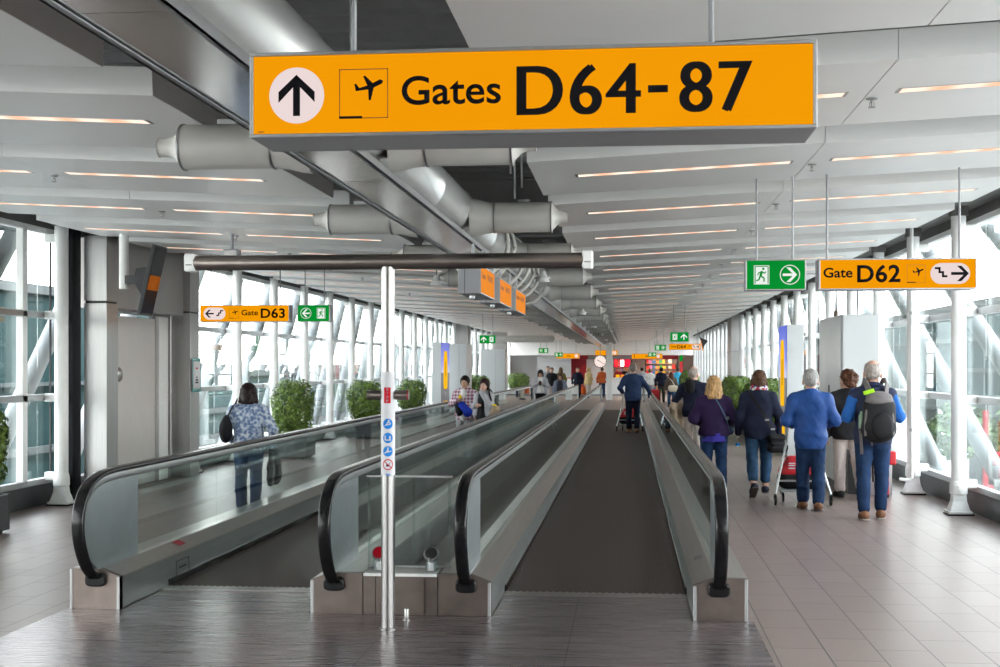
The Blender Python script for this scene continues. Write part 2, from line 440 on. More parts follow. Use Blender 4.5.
for k in LAMP_ROWS:
    for i, p in enumerate(lp):
        x, _, z = p.location
        if k <= 3:
            lab = 'strip lamp in %s ceiling panel, %s wing, %s' % ('inner' if i % 2 == 0 else 'outer', 'right' if i < 2 else 'left', ordw[k])
            grp = 'strip lamps near the gates sign'
        else:
            lab = 'warm strip lamp in the far ceiling rows on the %s, %s panel' % ('right' if i < 2 else 'left', 'inner' if i % 2 == 0 else 'outer')
            grp = 'far strip lamps, %s wing, %s panels' % ('right' if i < 2 else 'left', 'inner' if i % 2 == 0 else 'outer')
        if k == LAMP_ROWS[0]:
            o = p; o.location = (x, row_y(k)+0.78, z); o['label'] = lab; o['group'] = grp
        else:
            o = dup(p, (x, row_y(k)+0.78, z), 0, lab, grp)
        if 'xm' in o: del o['xm']
# the dark void above the lining
dk = MB(); n = 120; prof = []
for i in range(int(94/0.5)):
    y = -10+i*0.5
    prof += [(y, 4.50), (y+0.15, 4.50), (y+0.25, 4.62), (y+0.40, 4.62)]
prof += [(84.0, 4.62), (84.0, 4.75), (-10, 4.75)]
dk.prism(prof, 'x', -7.6, 4.5)
struct(dk.build('ceiling', 'void_dark'))
for i in range(-1, 12):
    y = 4.6+7.26*i
    mb = MB(); mb.box(-7.3, 4.15, y-0.10, y+0.10, 3.62, 3.66); mb.box(-7.3, 4.15, y-0.02, y+0.02, 3.66, 4.46); mb.box(-7.3, 4.15, y-0.10, y+0.10, 4.46, 4.5)
    struct(mb.build('ceiling_beam', 'void_wall'))
for nm, xa, xb in (('right', 4.02, 4.20), ('left', -7.40, -7.22)):
    mb = MB(); mb.box(xa, xb, -9.2, 84, 3.43, 4.6)
    struct(mb.build('wall_'+nm, 'eave_grey'))
    xi, xo = (3.52, 4.02) if nm == 'right' else (-7.22, -6.72)
    struct(MB().box(xi, xo, -9, 84, 3.56, 3.72).build('trim_1' if nm == 'right' else 'trim_2', 'eave_grey'))
    pa, pb = (4.02, 4.18) if nm == 'right' else (-7.38, -7.22)
    b = MB(); b.box(pa, pb, -9.2, 84, 0.0, 0.262)
    struct(b.build('baseboard_'+nm, 'black_stone'))

# glazed walls: one window per bay between two posts
POST_Y = [15.475+PITCH*k for k in range(-10, 27)]
def window(side, y0, y1, num, mull=False):
    w = bpy.data.objects.new('window_%d' % num, None); COL.objects.link(w); struct(w)
    xg = 4.10 if side > 0 else -7.30
    xt0, xt1 = (3.985, 4.075) if side > 0 else (-7.275, -7.185)
    ym = (y0+y1)/2; w.location = (0, ym, 0); L = (y1-y0)/2
    for z0, z1, nm in ((0.262, 0.335, 'sill'), (1.29, 1.37, 'transom'), (2.31, 2.39, 'transom'), (3.36, 3.43, 'head_frame')):
        MB().box(xt0, xt1, -L, L, z0, z1).build(nm, 'alu' if nm != 'head_frame' else 'white_paint', w, bevel=0.006, seg=1)
    for z0, z1 in ((0.335, 1.29), (1.37, 2.31), (2.39, 3.36)):
        MB().box(xg-0.006, xg+0.006, -L+0.004, L-0.004, z0-0.02, z1+0.02).build('pane', 'glass_facade', w)
    MB().box(xg-0.010, xg+0.010, -0.012, 0.012, 0.33, 3.37).build('glazing_joint', 'black_plastic', w)
    if mull:
        MB().box(xt0, xt1, L-0.62, L-0.50, 0.30, 3.40).build('mullion', 'white_paint', w, bevel=0.006)
    return w
PORTAL = (16.25, 20.05)
wn = 1
for k in range(len(POST_Y)-1):
    y0, y1 = POST_Y[k], POST_Y[k+1]
    if y1 > 77: break
    window(1, y0, y1, wn); wn += 1
    if y1 <= 15.6: window(-1, y0, y1, wn, mull=abs(y1-15.475) < 0.1); wn += 1
    elif y0 > 20.2: window(-1, y0, y1, wn); wn += 1
window(-1, 15.475, 16.2, wn); wn += 1
window(-1, 20.05, 20.315, wn); wn += 1

def steel_column():
    t = thing('steel_column', 'white round steel column', 'column')
    MB().tube([(0, 0, 0.24), (0, 0, 3.45)], 0.083, 24).build('shaft', 'white_paint', t, smooth=True)
    f = MB()
    f.lathe([(0.085, 0.40), (0.10, 0.34), (0.10, 0.24)], n=24)
    ring = []
    for (hx, hy, z) in ((0.070, 0.06, 0.30), (0.082, 0.07, 0.16), (0.118, 0.10, 0.045)):
        ring.append([(-hx, -hy, z), (hx, -hy, z), (hx, hy, z), (-hx, hy, z)])
    vs = [p for r in ring for p in r]
    f.add(vs, [(0, 1, 2, 3), (8, 11, 10, 9)]+[(i*4+j, i*4+4+j, i*4+4+(j+1) % 4, i*4+(j+1) % 4) for i in range(2) for j in range(4)])
    f.build('foot', 'white_paint', t, bevel=0.01)
    MB().lathe([(0.03, -0.115), (0.03, -0.075)], (0, 0, 0.31), 12, 'y').build('pin', 'white_paint', t, smooth=True)
    MB().box(-0.135, 0.135, -0.115, 0.115, 0.018, 0.048).build('base_plate', 'white_paint', t, bevel=0.004)
    MB().box(-0.145, 0.145, -0.125, 0.125, 0.0, 0.018).build('rubber_pad', 'black_rubber', t)
    h = MB(); h.box(-0.09, 0.09, -0.09, 0.09, 3.45, 3.56); h.box(-0.07, 0.07, -0.07, 0.07, 3.56, 3.9)
    h.build('head_block', 'eave_grey', t)
    for z in (0.36, 1.33, 2.35, 3.30):
        MB().box(0.06, 0.20, -0.05, 0.05, z-0.05, z+0.05).build('bracket', 'white_paint', t, bevel=0.008)
    return t
pc = steel_column(); first = True
for side in (1, -1):
    for i, y in enumerate(POST_Y):
        if y < -8.9 or y > 76.9: continue
        if side < 0 and PORTAL[0]-0.1 < y < PORTAL[1]+0.1: continue
        x = 3.79 if side > 0 else -6.99
        sd = 'right' if side > 0 else 'left'
        near = {15.475: 'nearest', 17.895: 'second', 20.315: 'third'}.get(round(y, 3)) if side > 0 else {15.475: 'nearest', 22.735: 'second', 25.155: 'third', 27.575: 'fourth'}.get(round(y, 3))
        if y < 15.4: lab, grp = 'white round steel column of the %s glass wall, beside the viewer' % sd, 'columns beside the viewer, %s' % sd
        elif near:
            lab = {('right', 'nearest'): 'white steel column beside the D62 sign, with flared foot fully in view',
                   ('right', 'second'): 'white steel column next beyond the flared-foot column under the D62 sign',
                   ('right', 'third'): 'white steel column just behind the grey cabinet by the backpack person',
                   ('left', 'nearest'): 'white steel column between the left corner window and the steel door portal',
                   ('left', 'second'): 'white steel column beside the floral-blouse person under the D63 sign',
                   ('left', 'third'): 'white steel column behind the right end of the D63 sign',
                   ('left', 'fourth'): 'white steel column beside the round bush next to the floral-blouse person'}[(sd, near)]
            grp = 'columns of the %s glass wall' % sd
        else: lab, grp = 'white steel column in the far row along the %s glass wall' % sd, 'far columns of the %s glass wall' % sd
        if first: o = pc; o.location = (x, y, 0); o['label'] = lab; o['group'] = grp; first = False
        else: o = dup(pc, (x, y, 0), 0 if side > 0 else PI, lab, grp)
        if side < 0: o.rotation_euler = (0, 0, PI)

struct(MB().box(-7.18, 3.98, -9.2, -9.0, 0.0, 4.48).build('wall_rear', 'header_grey'))  # unseen closing wall, set close behind the camera to cut light from the rear
# far end: white bulkhead over the shop fronts
struct(MB().box(-7.3, 4.2, 77.0, 77.4, 2.36, 4.6).build('wall_end', 'white_paint'))
struct(MB().box(-7.3, -4.7, 80.0, 80.2, 0.0, 2.6).build('wall_back', 'grey_cabinet'))
struct(MB().box(-7.4, -7.2, 77.0, 84.0, 0.0, 4.6).build('wall_side', 'grey_cabinet'))
struct(MB().box(4.1, 4.3, 77.0, 84.0, 0.0, 4.6).build('wall_side', 'white_paint'))

# steel-clad door portal in the left wall
def pillar(y0, y1, nm):
    mb = MB(); mb.box(-7.06, -6.75, y0, y1, 0.0, 2.54)
    o = mb.build(nm, 'steel', bevel=0.006); struct(o)
    MB().box(-7.06, -6.75, y0, y1, 2.565, 3.42).build('panel', 'steel', o, bevel=0.006)
    MB().box(-7.04, -6.77, y0+0.01, y1-0.01, 2.54, 2.565).build('shadow_joint', 'black_plastic', o)
    return o
pillar(16.30, 16.68, 'pillar'); pillar(19.53, 19.95, 'pillar')
struct(MB().box(-7.30, -7.10, 16.05, 16.30, 0, 3.5).build('wall_jamb', 'jamb_black'))
struct(MB().box(-7.30, -6.86, 16.68, 19.53, 2.50, 3.45).build('wall_header', 'header_grey', bevel=0.004))
struct(MB().box(-7.30, -7.06, 19.95, 20.06, 0, 3.5).build('wall_jamb', 'steel_dark'))
d = bpy.data.objects.new('door_1', None); COL.objects.link(d); struct(d)
MB().box(-7.16, -7.06, 16.68, 18.86, 0.0, 2.42).build('leaf', 'door_grey', d, bevel=0.004)
MB().box(-7.16, -7.08, 18.86, 18.92, 0.0, 2.46).build('gap', 'black_plastic', d)
MB().box(-7.16, -7.02, 18.92, 19.30, 0.0, 2.46).build('frame', 'white_paint', d, bevel=0.006)
MB().box(-7.16, -7.06, 19.30, 19.53, 0.0, 2.46).build('frame', 'steel_dark', d, bevel=0.006)
MB().box(-7.16, -7.06, 16.68, 19.53, 2.46, 2.50).build('frame', 'alu', d)
MB().lathe([(0.10, -7.06), (0.10, -7.045), (0.08, -7.03), (0.02, -7.03)], (0, 17.46, 1.60), 24, 'x').build('porthole', 'steel_dark', d, smooth=True)
# ================================================================== MOVING WALKWAYS
lpz = MB(); lpz.box(-3.95, 0.83, 4.0, 8.838, 0.0015, 0.007); lpz.box(-3.55, -2.215, 8.838, 9.655, 0.0015, 0.007); lpz.box(-0.925, 0.415, 8.838, 9.655, 0.0015, 0.007)
tag(lpz.build('landing_plate', 'landing_metal'), 'dark ribbed metal landing plate in front of both moving walkways', 'floor plate')
WALK_END = 52.0
def catmull(P, n=6):
    out = []
    for i in range(len(P)-1):
        p0, p1, p2, p3 = P[max(i-1, 0)], P[i], P[i+1], P[min(i+2, len(P)-1)]
        for j in range(n):
            t = j/n
            out.append(tuple(0.5*((2*b)+(-a+c)*t+(2*a-5*b+4*c-d)*t*t+(-a+3*b-3*c+d)*t**3) for a, b, c, d in zip(p0, p1, p2, p3)))
    out.append(tuple(P[-1])); return out
RAILP = [(8.96, 0.20), (8.80, 0.225), (8.66, 0.32), (8.555, 0.48), (8.52, 0.64), (8.56, 0.79), (8.68, 0.90), (8.86, 0.962), (9.10, 0.982), (9.5, 0.985)]
FRONT = catmull(RAILP, 6)
def rail_path(x):
    a = [(x, y, z) for y, z in FRONT]
    e = [(x, WALK_END+8.7-y, z) for y, z in reversed(FRONT)]
    mid = [(x, 9.5+i*4.0, 0.985) for i in range(1, 10)]
    return a+mid+e
def rrect(w, t, r=0.012, top=0.0):
    """section: width w across, from top down by t (b axis is outward)"""
    pts = []
    for cx, cy, a0 in ((w/2-r, top-r, 0), (-w/2+r, top-r, 90), (-w/2+r, top-t+r, 180), (w/2-r, top-t+r, 270)):
        for k in range(4):
            a = math.radians(a0+k*30); pts.append((cx+r*math.cos(a), cy+r*math.sin(a)))
    return pts
def balustrade(w, xr, s):
    """one side of a walkway; s = +1 when the belt lies on the +x side of the rail."""
    P = rail_path(xr)
    MB().sweep(P, rrect(0.086, 0.040, 0.016)).build('handrail', 'black_rubber', w, smooth=True)
    Q = [p for p in P if p[2] > 0.33]
    MB().sweep(Q, rrect(0.044, 0.055, 0.008, -0.036)).build('rail_profile', 'alu', w, smooth=True)
    # solid steel newel panel, then glass
    outl = [(y, z) for y, z in FRONT if z > 0.31]
    ins = []
    for i, (y, z) in enumerate(outl):
        a = outl[max(i-1, 0)]; b = outl[min(i+1, len(outl)-1)]
        t = Vector((b[0]-a[0], b[1]-a[1])).normalized()
        ins.append((y+t.y*0.075, z-t.x*0.075))
    ins = [p for p in ins if p[0] < 9.55]
    poly = [(9.60, 0.275)]+[(9.60, 0.91)]+list(reversed(ins))+[(8.87, 0.275)]
    MB().prism(poly, 'x', xr-0.010, xr+0.010).build('newel_panel', 'newel_steel', w)
    y = 9.606
    while y < WALK_END-1.0:
        L = min(1.93, WALK_END-0.9-y)
        MB().box(xr-0.006, xr+0.006, y, y+L-0.008, 0.275, 0.925).build('glass_panel', 'glass_rail', w)
        y += L
    poly2 = [(WALK_END+8.7-a, b) for a, b in poly]
    MB().prism(list(reversed(poly2)), 'x', xr-0.010, xr+0.010).build('newel_panel', 'newel_steel', w)
    ya, yb = 8.90, WALK_END-0.20
    # sloping inner deck, flat outer deck, skirts
    i0, i1 = xr+s*0.170, xr+s*0.030
    prof = [(i0, 0.225), (i0, 0.237), (i1, 0.292), (i1, 0.270)]
    MB().prism(prof, 'y', ya, yb).build('inner_deck', 'steel_deck', w)
    MB().box(xr-s*0.195, xr+s*0.030, ya, yb, 0.268, 0.288).build('outer_deck', 'steel_deck', w, bevel=0.003)
    MB().box(i0-s*0.012, i0, ya, yb, 0.004, 0.226).build('skirt', 'steel_skirt', w)
    MB().box(i0, i0+s*0.014, 9.82, yb-0.8, 0.012, 0.060).build('brush_strip', 'black_rubber', w)
    MB().box(xr-s*0.195, xr-s*0.180, ya, yb, 0.0, 0.268).build('outer_skirt', 'steel_skirt', w)
    # end box with bright corner strips and rubber handrail inlet
    for yy, d in ((8.85, 1), (WALK_END-0.15, -1)):
        a, b = min(xr-s*0.195, i0), max(xr-s*0.195, i0)
        top = [(a, 0.0), (b, 0.0), (b, 0.288 if s < 0 else 0.237), (a, 0.237 if s < 0 else 0.288)]
        top = [(a, 0.0), (b, 0.0)]+([(b, 0.237), (xr+s*0.03, 0.290), (a, 0.288)] if s > 0 else [(b, 0.288), (xr+s*0.03, 0.290), (a, 0.237)])
        MB().prism(top, 'y', yy, yy+d*0.05).build('end_box', 'steel_end', w)
        for cx_, hh in ((i0-s*0.011, 0.236), (xr-s*0.184, 0.287)):
            if hh > 0.25 and -2.5 < xr < -0.5: continue
            MB().box(cx_-0.011, cx_+0.011, yy-d*0.006, yy+d*0.06, 0.0, hh).build('corner_strip', 'alu', w, bevel=0.004)
        col = MB(); n = 24
        ring = []
        for j in range(n):
            q = 2*PI*j/n; ca, sa = math.cos(q), math.sin(q)
            sx = math.copysign(abs(ca)**0.6, ca)*0.075; sz = math.copysign(abs(sa)**0.6, sa)*0.050
            ring.append((sx, sz))
        prof = [(xr+p[0], 0.215+p[1]) for p in ring]
        MB().prism(prof, 'y', yy+d*0.01, yy-d*0.035).build('inlet_collar', 'black_rubber', w, bevel=0.012)
def walkway(xa, xb, lab, end_lab):
    w = thing('moving_walkway', lab, 'moving walkway')
    balustrade(w, xa, +1); balustrade(w, xb, -1)
    a, b = xa+0.172, xb-0.172
    MB().box(a, b, 9.80, WALK_END-1.2, 0.002, 0.010).build('belt', 'belt_pallets', w)
    for yy in (9.66, WALK_END-1.2):
        c = MB(); c.box(a, b, yy, yy+0.14, 0.002, 0.014)
        n = int((b-a)/0.05)
        for j in range(n):
            x = a+0.01+j*0.05
            yq = yy+0.14 if yy < 20 else yy-0.03
            c.box(x, x+0.02, yq, yq+0.03, 0.010, 0.014)
        c.build('comb_plate', 'steel_dark', w)
    return w
w1 = walkway(-3.74, -2.03, 'left moving walkway with glass sides, the couple standing on it', 'x')
w2 = walkway(-1.11, 0.60, 'moving walkway in the centre, dark belt with person in blazer on it', 'x')
# maker's plates and stickers on the decks near the entry
for w, x, y, mat, dx in ((w1, -3.655, 10.3, 'dark_red', 0.035), (w2, 0.515, 9.9, 'alu', 0.03)):
    o = MB().box(-dx, dx, -0.07, 0.07, 0.0, 0.003).build('deck_sticker', mat, w); o.location = (x, y, 0.278); o.rotation_euler = (0, math.radians(-21 if w is w2 else 21), 0)
fr = MB(); x = -3.556
fr.box(x, x+0.004, 9.95, 10.25, 0.06, 0.065); fr.box(x, x+0.004, 9.95, 10.25, 0.175, 0.18); fr.box(x, x+0.004, 9.95, 9.957, 0.06, 0.18); fr.box(x, x+0.004, 10.243, 10.25, 0.06, 0.18)
fr.box(x, x+0.004, 10.02, 10.18, 0.112, 0.128)
fr.build('skirt_plate', 'black_plastic', w1)
x = -0.956
MB().box(x, x+0.005, 9.35, 9.5, 0.06, 0.17).build('skirt_plate', 'black_plastic', w2)

# the closed gap between the two walkways
e = thing('end_cladding', 'brown steel cladding panel closing the gap between the walkway ends', 'panel', (-1.57, 8.87, 0))
for a, b in ((-0.258, -0.175), (-0.17, 0.17), (0.175, 0.258)):
    MB().box(a, b, -0.02, 0.03, 0.008, 0.268).build('cladding_plate', 'steel_end', e)
MB().box(-0.258, 0.258, -0.024, 0.30, 0.268, 0.290).build('cap_strip', 'white_paint', e, bevel=0.004)
g = thing('glass_barrier', 'clear glass barrier standing in the gap between the two walkways', 'barrier', (-1.55, 9.12, 0.291))
MB().box(-0.30, 0.30, -0.005, 0.005, 0.012, 0.640).build('glass_sheet', 'glass_clear', g)
MB().box(-0.31, 0.31, -0.008, 0.008, 0.640, 0.652).build('top_edge', 'alu', g)
MB().box(-0.30, 0.30, -0.012, 0.012, 0.0, 0.014).build('base_channel', 'alu', g)
for x in (-0.29, 0.03, 0.285):
    MB().box(x-0.006, x+0.006, -0.012, 0.012, 0.012, 0.640).build('glass_fin', 'glass_rail', g)
def signal_lamp(x, lens, lab):
    t = thing('signal_lamp', lab, 'signal lamp', (x, 9.0, 0.291), group='signal lamps on the walkway cap strip')
    MB().lathe([(0.045, 0.0), (0.045, 0.075), (0.040, 0.10)], n=24).build('housing', 'glass_clear', t, smooth=True)
    MB().lathe([(0.035, 0.002), (0.035, 0.06)], n=20).build('socket', 'alu', t, smooth=True)
    tl = Matrix.Translation((0, -0.005, 0.115)) @ Matrix.Rotation(math.radians(58), 4, 'X')
    MB().lathe([(0.054, -0.012), (0.056, 0.0), (0.050, 0.012)], n=28).xf(tl).build('bezel', 'alu', t, smooth=True)
    MB().lathe([(0.044, 0.008), (0.042, 0.018), (0.02, 0.021)], n=28).xf(tl).build('lens', lens, t, smooth=True)
signal_lamp(-1.745, 'sticker_red', 'small signal lamp with red lens, at the walkway ends left of the post')
signal_lamp(-1.375, 'black_plastic', 'small signal lamp with dark lens, right of the steel post')
t = thing('floor_stop', 'short steel floor stop beside the foot of the steel post', 'floor stop', (-1.492, 8.66, 0.007))
MB().lathe([(0.022, 0), (0.022, 0.012), (0.017, 0.014), (0.017, 0.075), (0.014, 0.08)], n=20).build('stud', 'steel_post', t, smooth=True)
MB().lathe([(0.03, 0), (0.03, 0.006)], n=20).build('flange', 'steel_post', t)

# the T-shaped steel gate post
R = 0.045
t = thing('gate_post', 'T-shaped brushed steel post with a STOP sticker between the walkway entries', 'post', (-1.568, 8.388, 0.007))
MB().tube([(0, 0, 0), (0, 0, 2.36)], R, 36).build('pole', 'steel_post', t, smooth=True)
MB().lathe([(0.062, 0.0), (0.062, 0.004), (0.05, 0.006)], n=36).build('foot_ring', 'steel_post', t)
cb = MB().tube([(-1.295, 0, 2.395), (1.275, 0, 2.395)], 0.050, 36).build('crossbar', 'steel_cross', t, smooth=True)
for sx, x in ((-1, -1.325), (1, 1.303)):
    c = MB().box(-0.035, 0.035, -0.05, 0.05, -0.06, 0.06).build('sensor_cap', 'white_paint', t, bevel=0.012)
    c.location = (x, 0, 2.397)
    MB().box(-0.02, 0.02, -0.053, -0.049, -0.02, -0.012).build('mark', 'alu_grey', c)
for sx in (-1, 1):
    o = MB().tube([(sx*0.042, 0, 1.523), (sx*0.138, 0, 1.523)], 0.031, 24).build('sensor_arm', 'steel_cross', t, smooth=True)
    if sx > 0: MB().tube([(0.129, 0, 1.523), (0.134, 0, 1.523)], 0.0325, 24).build('red_ring', 'sticker_red', o, smooth=True)
MB().tube([(0, 0, 1.00), (0, 0, 1.675)], R+0.0012, 36).build('white_sleeve', 'sticker_white', t, smooth=True)
TH0 = math.radians(9)
def wrap(mb, R2):
    mb.v = [((R2+(-p[1]))*math.sin(p[0]/R2+TH0), -(R2+(-p[1]))*math.cos(p[0]/R2+TH0), p[2]) for p in mb.v]; return mb
def stick(poly, lift, mat, nm, par=None):
    """curved sticker: an outline in (arc length, height) wrapped round the sleeve"""
    bm = bmesh.new(); vs = [bm.verts.new((p[0], 0, p[1])) for p in poly]; bm.faces.new(vs)
    bmesh.ops.triangulate(bm, faces=bm.faces[:])
    for _ in range(2): bmesh.ops.subdivide_edges(bm, edges=bm.edges[:], cuts=1, use_grid_fill=False)
    bmesh.ops.triangulate(bm, faces=bm.faces[:])
    R2 = R+0.0014+lift
    for v in bm.verts:
        u = v.co.x; v.co.x = R2*math.sin(u/R2+TH0); v.co.y = -R2*math.cos(u/R2+TH0)
    me = bpy.data.meshes.new(nm); bm.to_mesh(me); bm.free(); me.materials.append(M[mat])
    o = bpy.data.objects.new(nm, me); COL.objects.link(o); o.parent = par or t
    return o
def circ(cx, cz, r, n=28): return [(cx+r*math.cos(2*PI*i/n), cz+r*math.sin(2*PI*i/n)) for i in range(n)]
zz = lambda py: HCAM-(py-366)*8.51/1300-0.007
sm = MB(); R2 = R+0.0020
for i in range(13):
    u = -0.027+0.046*i/12
    for z in (zz(403), zz(387.3)): sm.v.append((R2*math.sin(u/R2+TH0), -R2*math.cos(u/R2+TH0), z))
sm.f = [(2*i, 2*i+2, 2*i+3, 2*i+1) for i in range(12)]
st = sm.build('stop_label', 'sticker_red', t)
for i, ch in enumerate('STOP'):
    tx = text_obj(ch, 'letter', 'sticker_white', st, h=0.0165, w=0.014, loc=(0, 0, 0), bold=0.03, depth=0.0005)
    me = tx.data; R2 = R+0.0032; zc = zz(389.5+3.75*i)-0.0078
    for v in me.vertices:
        u = v.co.x-0.0065-0.004; h = v.co.y
        v.co = Vector((R2*math.sin(u/R2+TH0), -R2*math.cos(u/R2+TH0), zc+h))
    tx.rotation_euler = (0, 0, 0)
def seg(a, b, wd):
    a, b = Vector(a), Vector(b); d = (b-a).normalized(); q = Vector((-d.y, d.x))*wd/2
    return [tuple(a+q), tuple(a-q), tuple(b-q), tuple(b+q)]
for i, py in enumerate((423.5, 437.5, 450.8)):
    zc = zz(py)
    d = stick(circ(0, zc, 0.034), 0.0004, 'sticker_blue', 'blue_label')
    if i == 0: figs = [seg((-0.022, zc-0.012), (0.020, zc+0.000), 0.005), seg((-0.012, zc-0.008), (0.006, zc+0.018), 0.007), seg((0.004, zc+0.012), (0.018, zc+0.002), 0.006)]
    elif i == 1: figs = [seg((-0.018, zc-0.014), (-0.018, zc+0.016), 0.010), seg((-0.018, zc-0.014), (0.006, zc-0.014), 0.010), seg((0.014, zc-0.018), (0.014, zc+0.012), 0.010)]
    else: figs = [seg((-0.024, zc-0.012), (0.024, zc+0.002), 0.006), seg((0.0, zc-0.006), (0.0, zc+0.014), 0.010), seg((0.0, zc+0.008), (-0.014, zc-0.002), 0.005)]
    for f in figs: stick(f, 0.0009, 'sticker_white', 'figure', d)
    if i != 1: stick(circ(0.006 if i == 0 else 0.0, zc+0.021, 0.0055, 12), 0.0009, 'sticker_white', 'figure', d)
zc = zz(464)
d = stick(circ(0, zc, 0.036), 0.0004, 'sticker_red', 'no_pram_label')
stick(circ(0, zc, 0.029), 0.0008, 'sticker_white', 'disc', d)
for f in (seg((-0.012, zc-0.006), (0.010, zc-0.006), 0.012), seg((0.008, zc), (0.016, zc+0.014), 0.004)): stick(f, 0.0012, 'sign_black', 'figure', d)
stick(seg((-0.023, zc+0.020), (0.023, zc-0.020), 0.006), 0.0016, 'sticker_red', 'bar', d)
for k in range(3): stick([(-0.015+k*0.011, zz(475)), (-0.007+k*0.011, zz(475)), (-0.007+k*0.011, zz(473)), (-0.015+k*0.011, zz(473))], 0.0004, 'sticker_blue', 'small_print')
# ================================================================== SIGNS, DUCT, HANGING THINGS
def outline_box(x0, x1, z0, z1, w, y, th=0.0015):
    mb = MB()
    mb.box(x0, x1, y-th, y, z1-w, z1); mb.box(x0, x1, y-th, y, z0, z0+w); mb.box(x0, x0+w, y-th, y, z0, z1); mb.box(x1-w, x1, y-th, y, z0, z1)
    return mb
def sign_body(t, w, h, d, face, frame=0.012):
    """Light box: front face at y=-d/2 towards the hall; local origin at bottom centre."""
    b = MB(); b.box(-w/2, w/2, -d/2+0.006, d/2-0.006, 0.0, h)
    b.build('housing', 'alu_grey', t, bevel=0.004)
    for s, nm in ((-1, 'face'), (1, 'back_face')):
        MB().box(-w/2+frame, w/2-frame, s*d/2, s*(d/2-0.01), frame, h-frame).build(nm, face, t)
        y0, y1 = s*(d/2+0.006), s*(d/2-0.008)
        fr = MB(); fr.box(-w/2, w/2, y0, y1, 0, frame); fr.box(-w/2, w/2, y0, y1, h-frame, h); fr.box(-w/2, -w/2+frame, y0, y1, frame, h-frame); fr.box(w/2-frame, w/2, y0, y1, frame, h-frame)
        fr.build('face_frame', 'alu', t, bevel=0.002)
def rods(t, xs, h, top, r=0.011):
    for x in xs:
        MB().tube([(x, 0, h), (x, 0, top)], r, 10).build('hanging_rod', 'alu_grey', t, smooth=True)
def px_poly(cx, cz, sc, pts): return [(cx+a*sc, cz+b*sc) for a, b in pts]
PLANE = [(1.00, 0.30), (0.80, 0.40), (0.30, 0.16), (-0.22, 0.66), (-0.36, 0.62), (-0.08, 0.00), (-0.62, -0.16), (-0.84, 0.14), (-0.96, 0.10), (-0.86, -0.36), (-0.02, -0.26), (0.02, -0.98), (0.16, -0.98), (0.36, -0.14), (0.92, 0.12)]
def plane_icon(t, cx, cz, s, y):
    """square outline with a climbing aeroplane and a short runway bar"""
    outline_box(cx-s/2, cx+s/2, cz-s/2, cz+s/2, s*0.016+0.0006, y).build('icon_frame', 'sign_thin', t)
    flat(px_poly(cx+0.10*s, cz+0.16*s, s*0.30, PLANE), y).build('aeroplane_icon', 'sign_black', t)
    MB().box(cx-s/2, cx-s*0.03, y-0.002, y, cz-s/2, cz-s/2+s*0.05).build('runway_bar', 'sign_black', t)
def arrow_poly(cx, cz, s, ang, th=0.17, head=0.52):
    """arrow with a shaft and an open chevron head, pointing up before rotation"""
    k = th*1.30
    P = [(0, 0.5), (head*0.86, 0.5-head*0.80), (head*0.86, 0.5-head*0.80-k*1.15), (th/2, 0.5-k*1.35), (th/2, -0.5), (-th/2, -0.5), (-th/2, 0.5-k*1.35), (-head*0.86, 0.5-head*0.80-k*1.15), (-head*0.86, 0.5-head*0.80)]
    c, s_ = math.cos(ang), math.sin(ang)
    return [(cx+s*(x*c-z*s_), cz+s*(x*s_+z*c)) for x, z in P]
def arrow(t, cx, cz, s, ang, y, mat='sign_black'):
    flat(arrow_poly(cx, cz, s, ang), y).build('arrow', mat, t)
def pill(t, x0, x1, z0, z1, y, mat='white_sign'):
    r = (z1-z0)/2; zc = (z0+z1)/2
    P = [(x1-r+r*math.cos(a), zc+r*math.sin(a)) for a in (math.radians(-90+i*10) for i in range(19))]+[(x0+r+r*math.cos(a), zc+r*math.sin(a)) for a in (math.radians(90+i*10) for i in range(19))]
    flat(P, y, 0.001).build('pill', mat, t)
def stairs(t, cx, cz, s, y, down=True):
    th = 0.20
    pts = [(-0.5, 0.5), (-0.15, 0.5), (-0.15, 0.10), (0.18, 0.10), (0.18, -0.30), (0.5, -0.30)]
    mb = MB(); f = 1 if down else -1
    for a, b in zip(pts, pts[1:]):
        x0, x1 = sorted((a[0]*f, b[0]*f)); z0, z1 = sorted((a[1], b[1]))
        mb.box(cx+s*(x0-th/2), cx+s*(x1+th/2), y-0.002, y, cz+s*(z0-th/2), cz+s*(z1+th/2))
    mb.build('stairs_icon', 'sign_black', t)
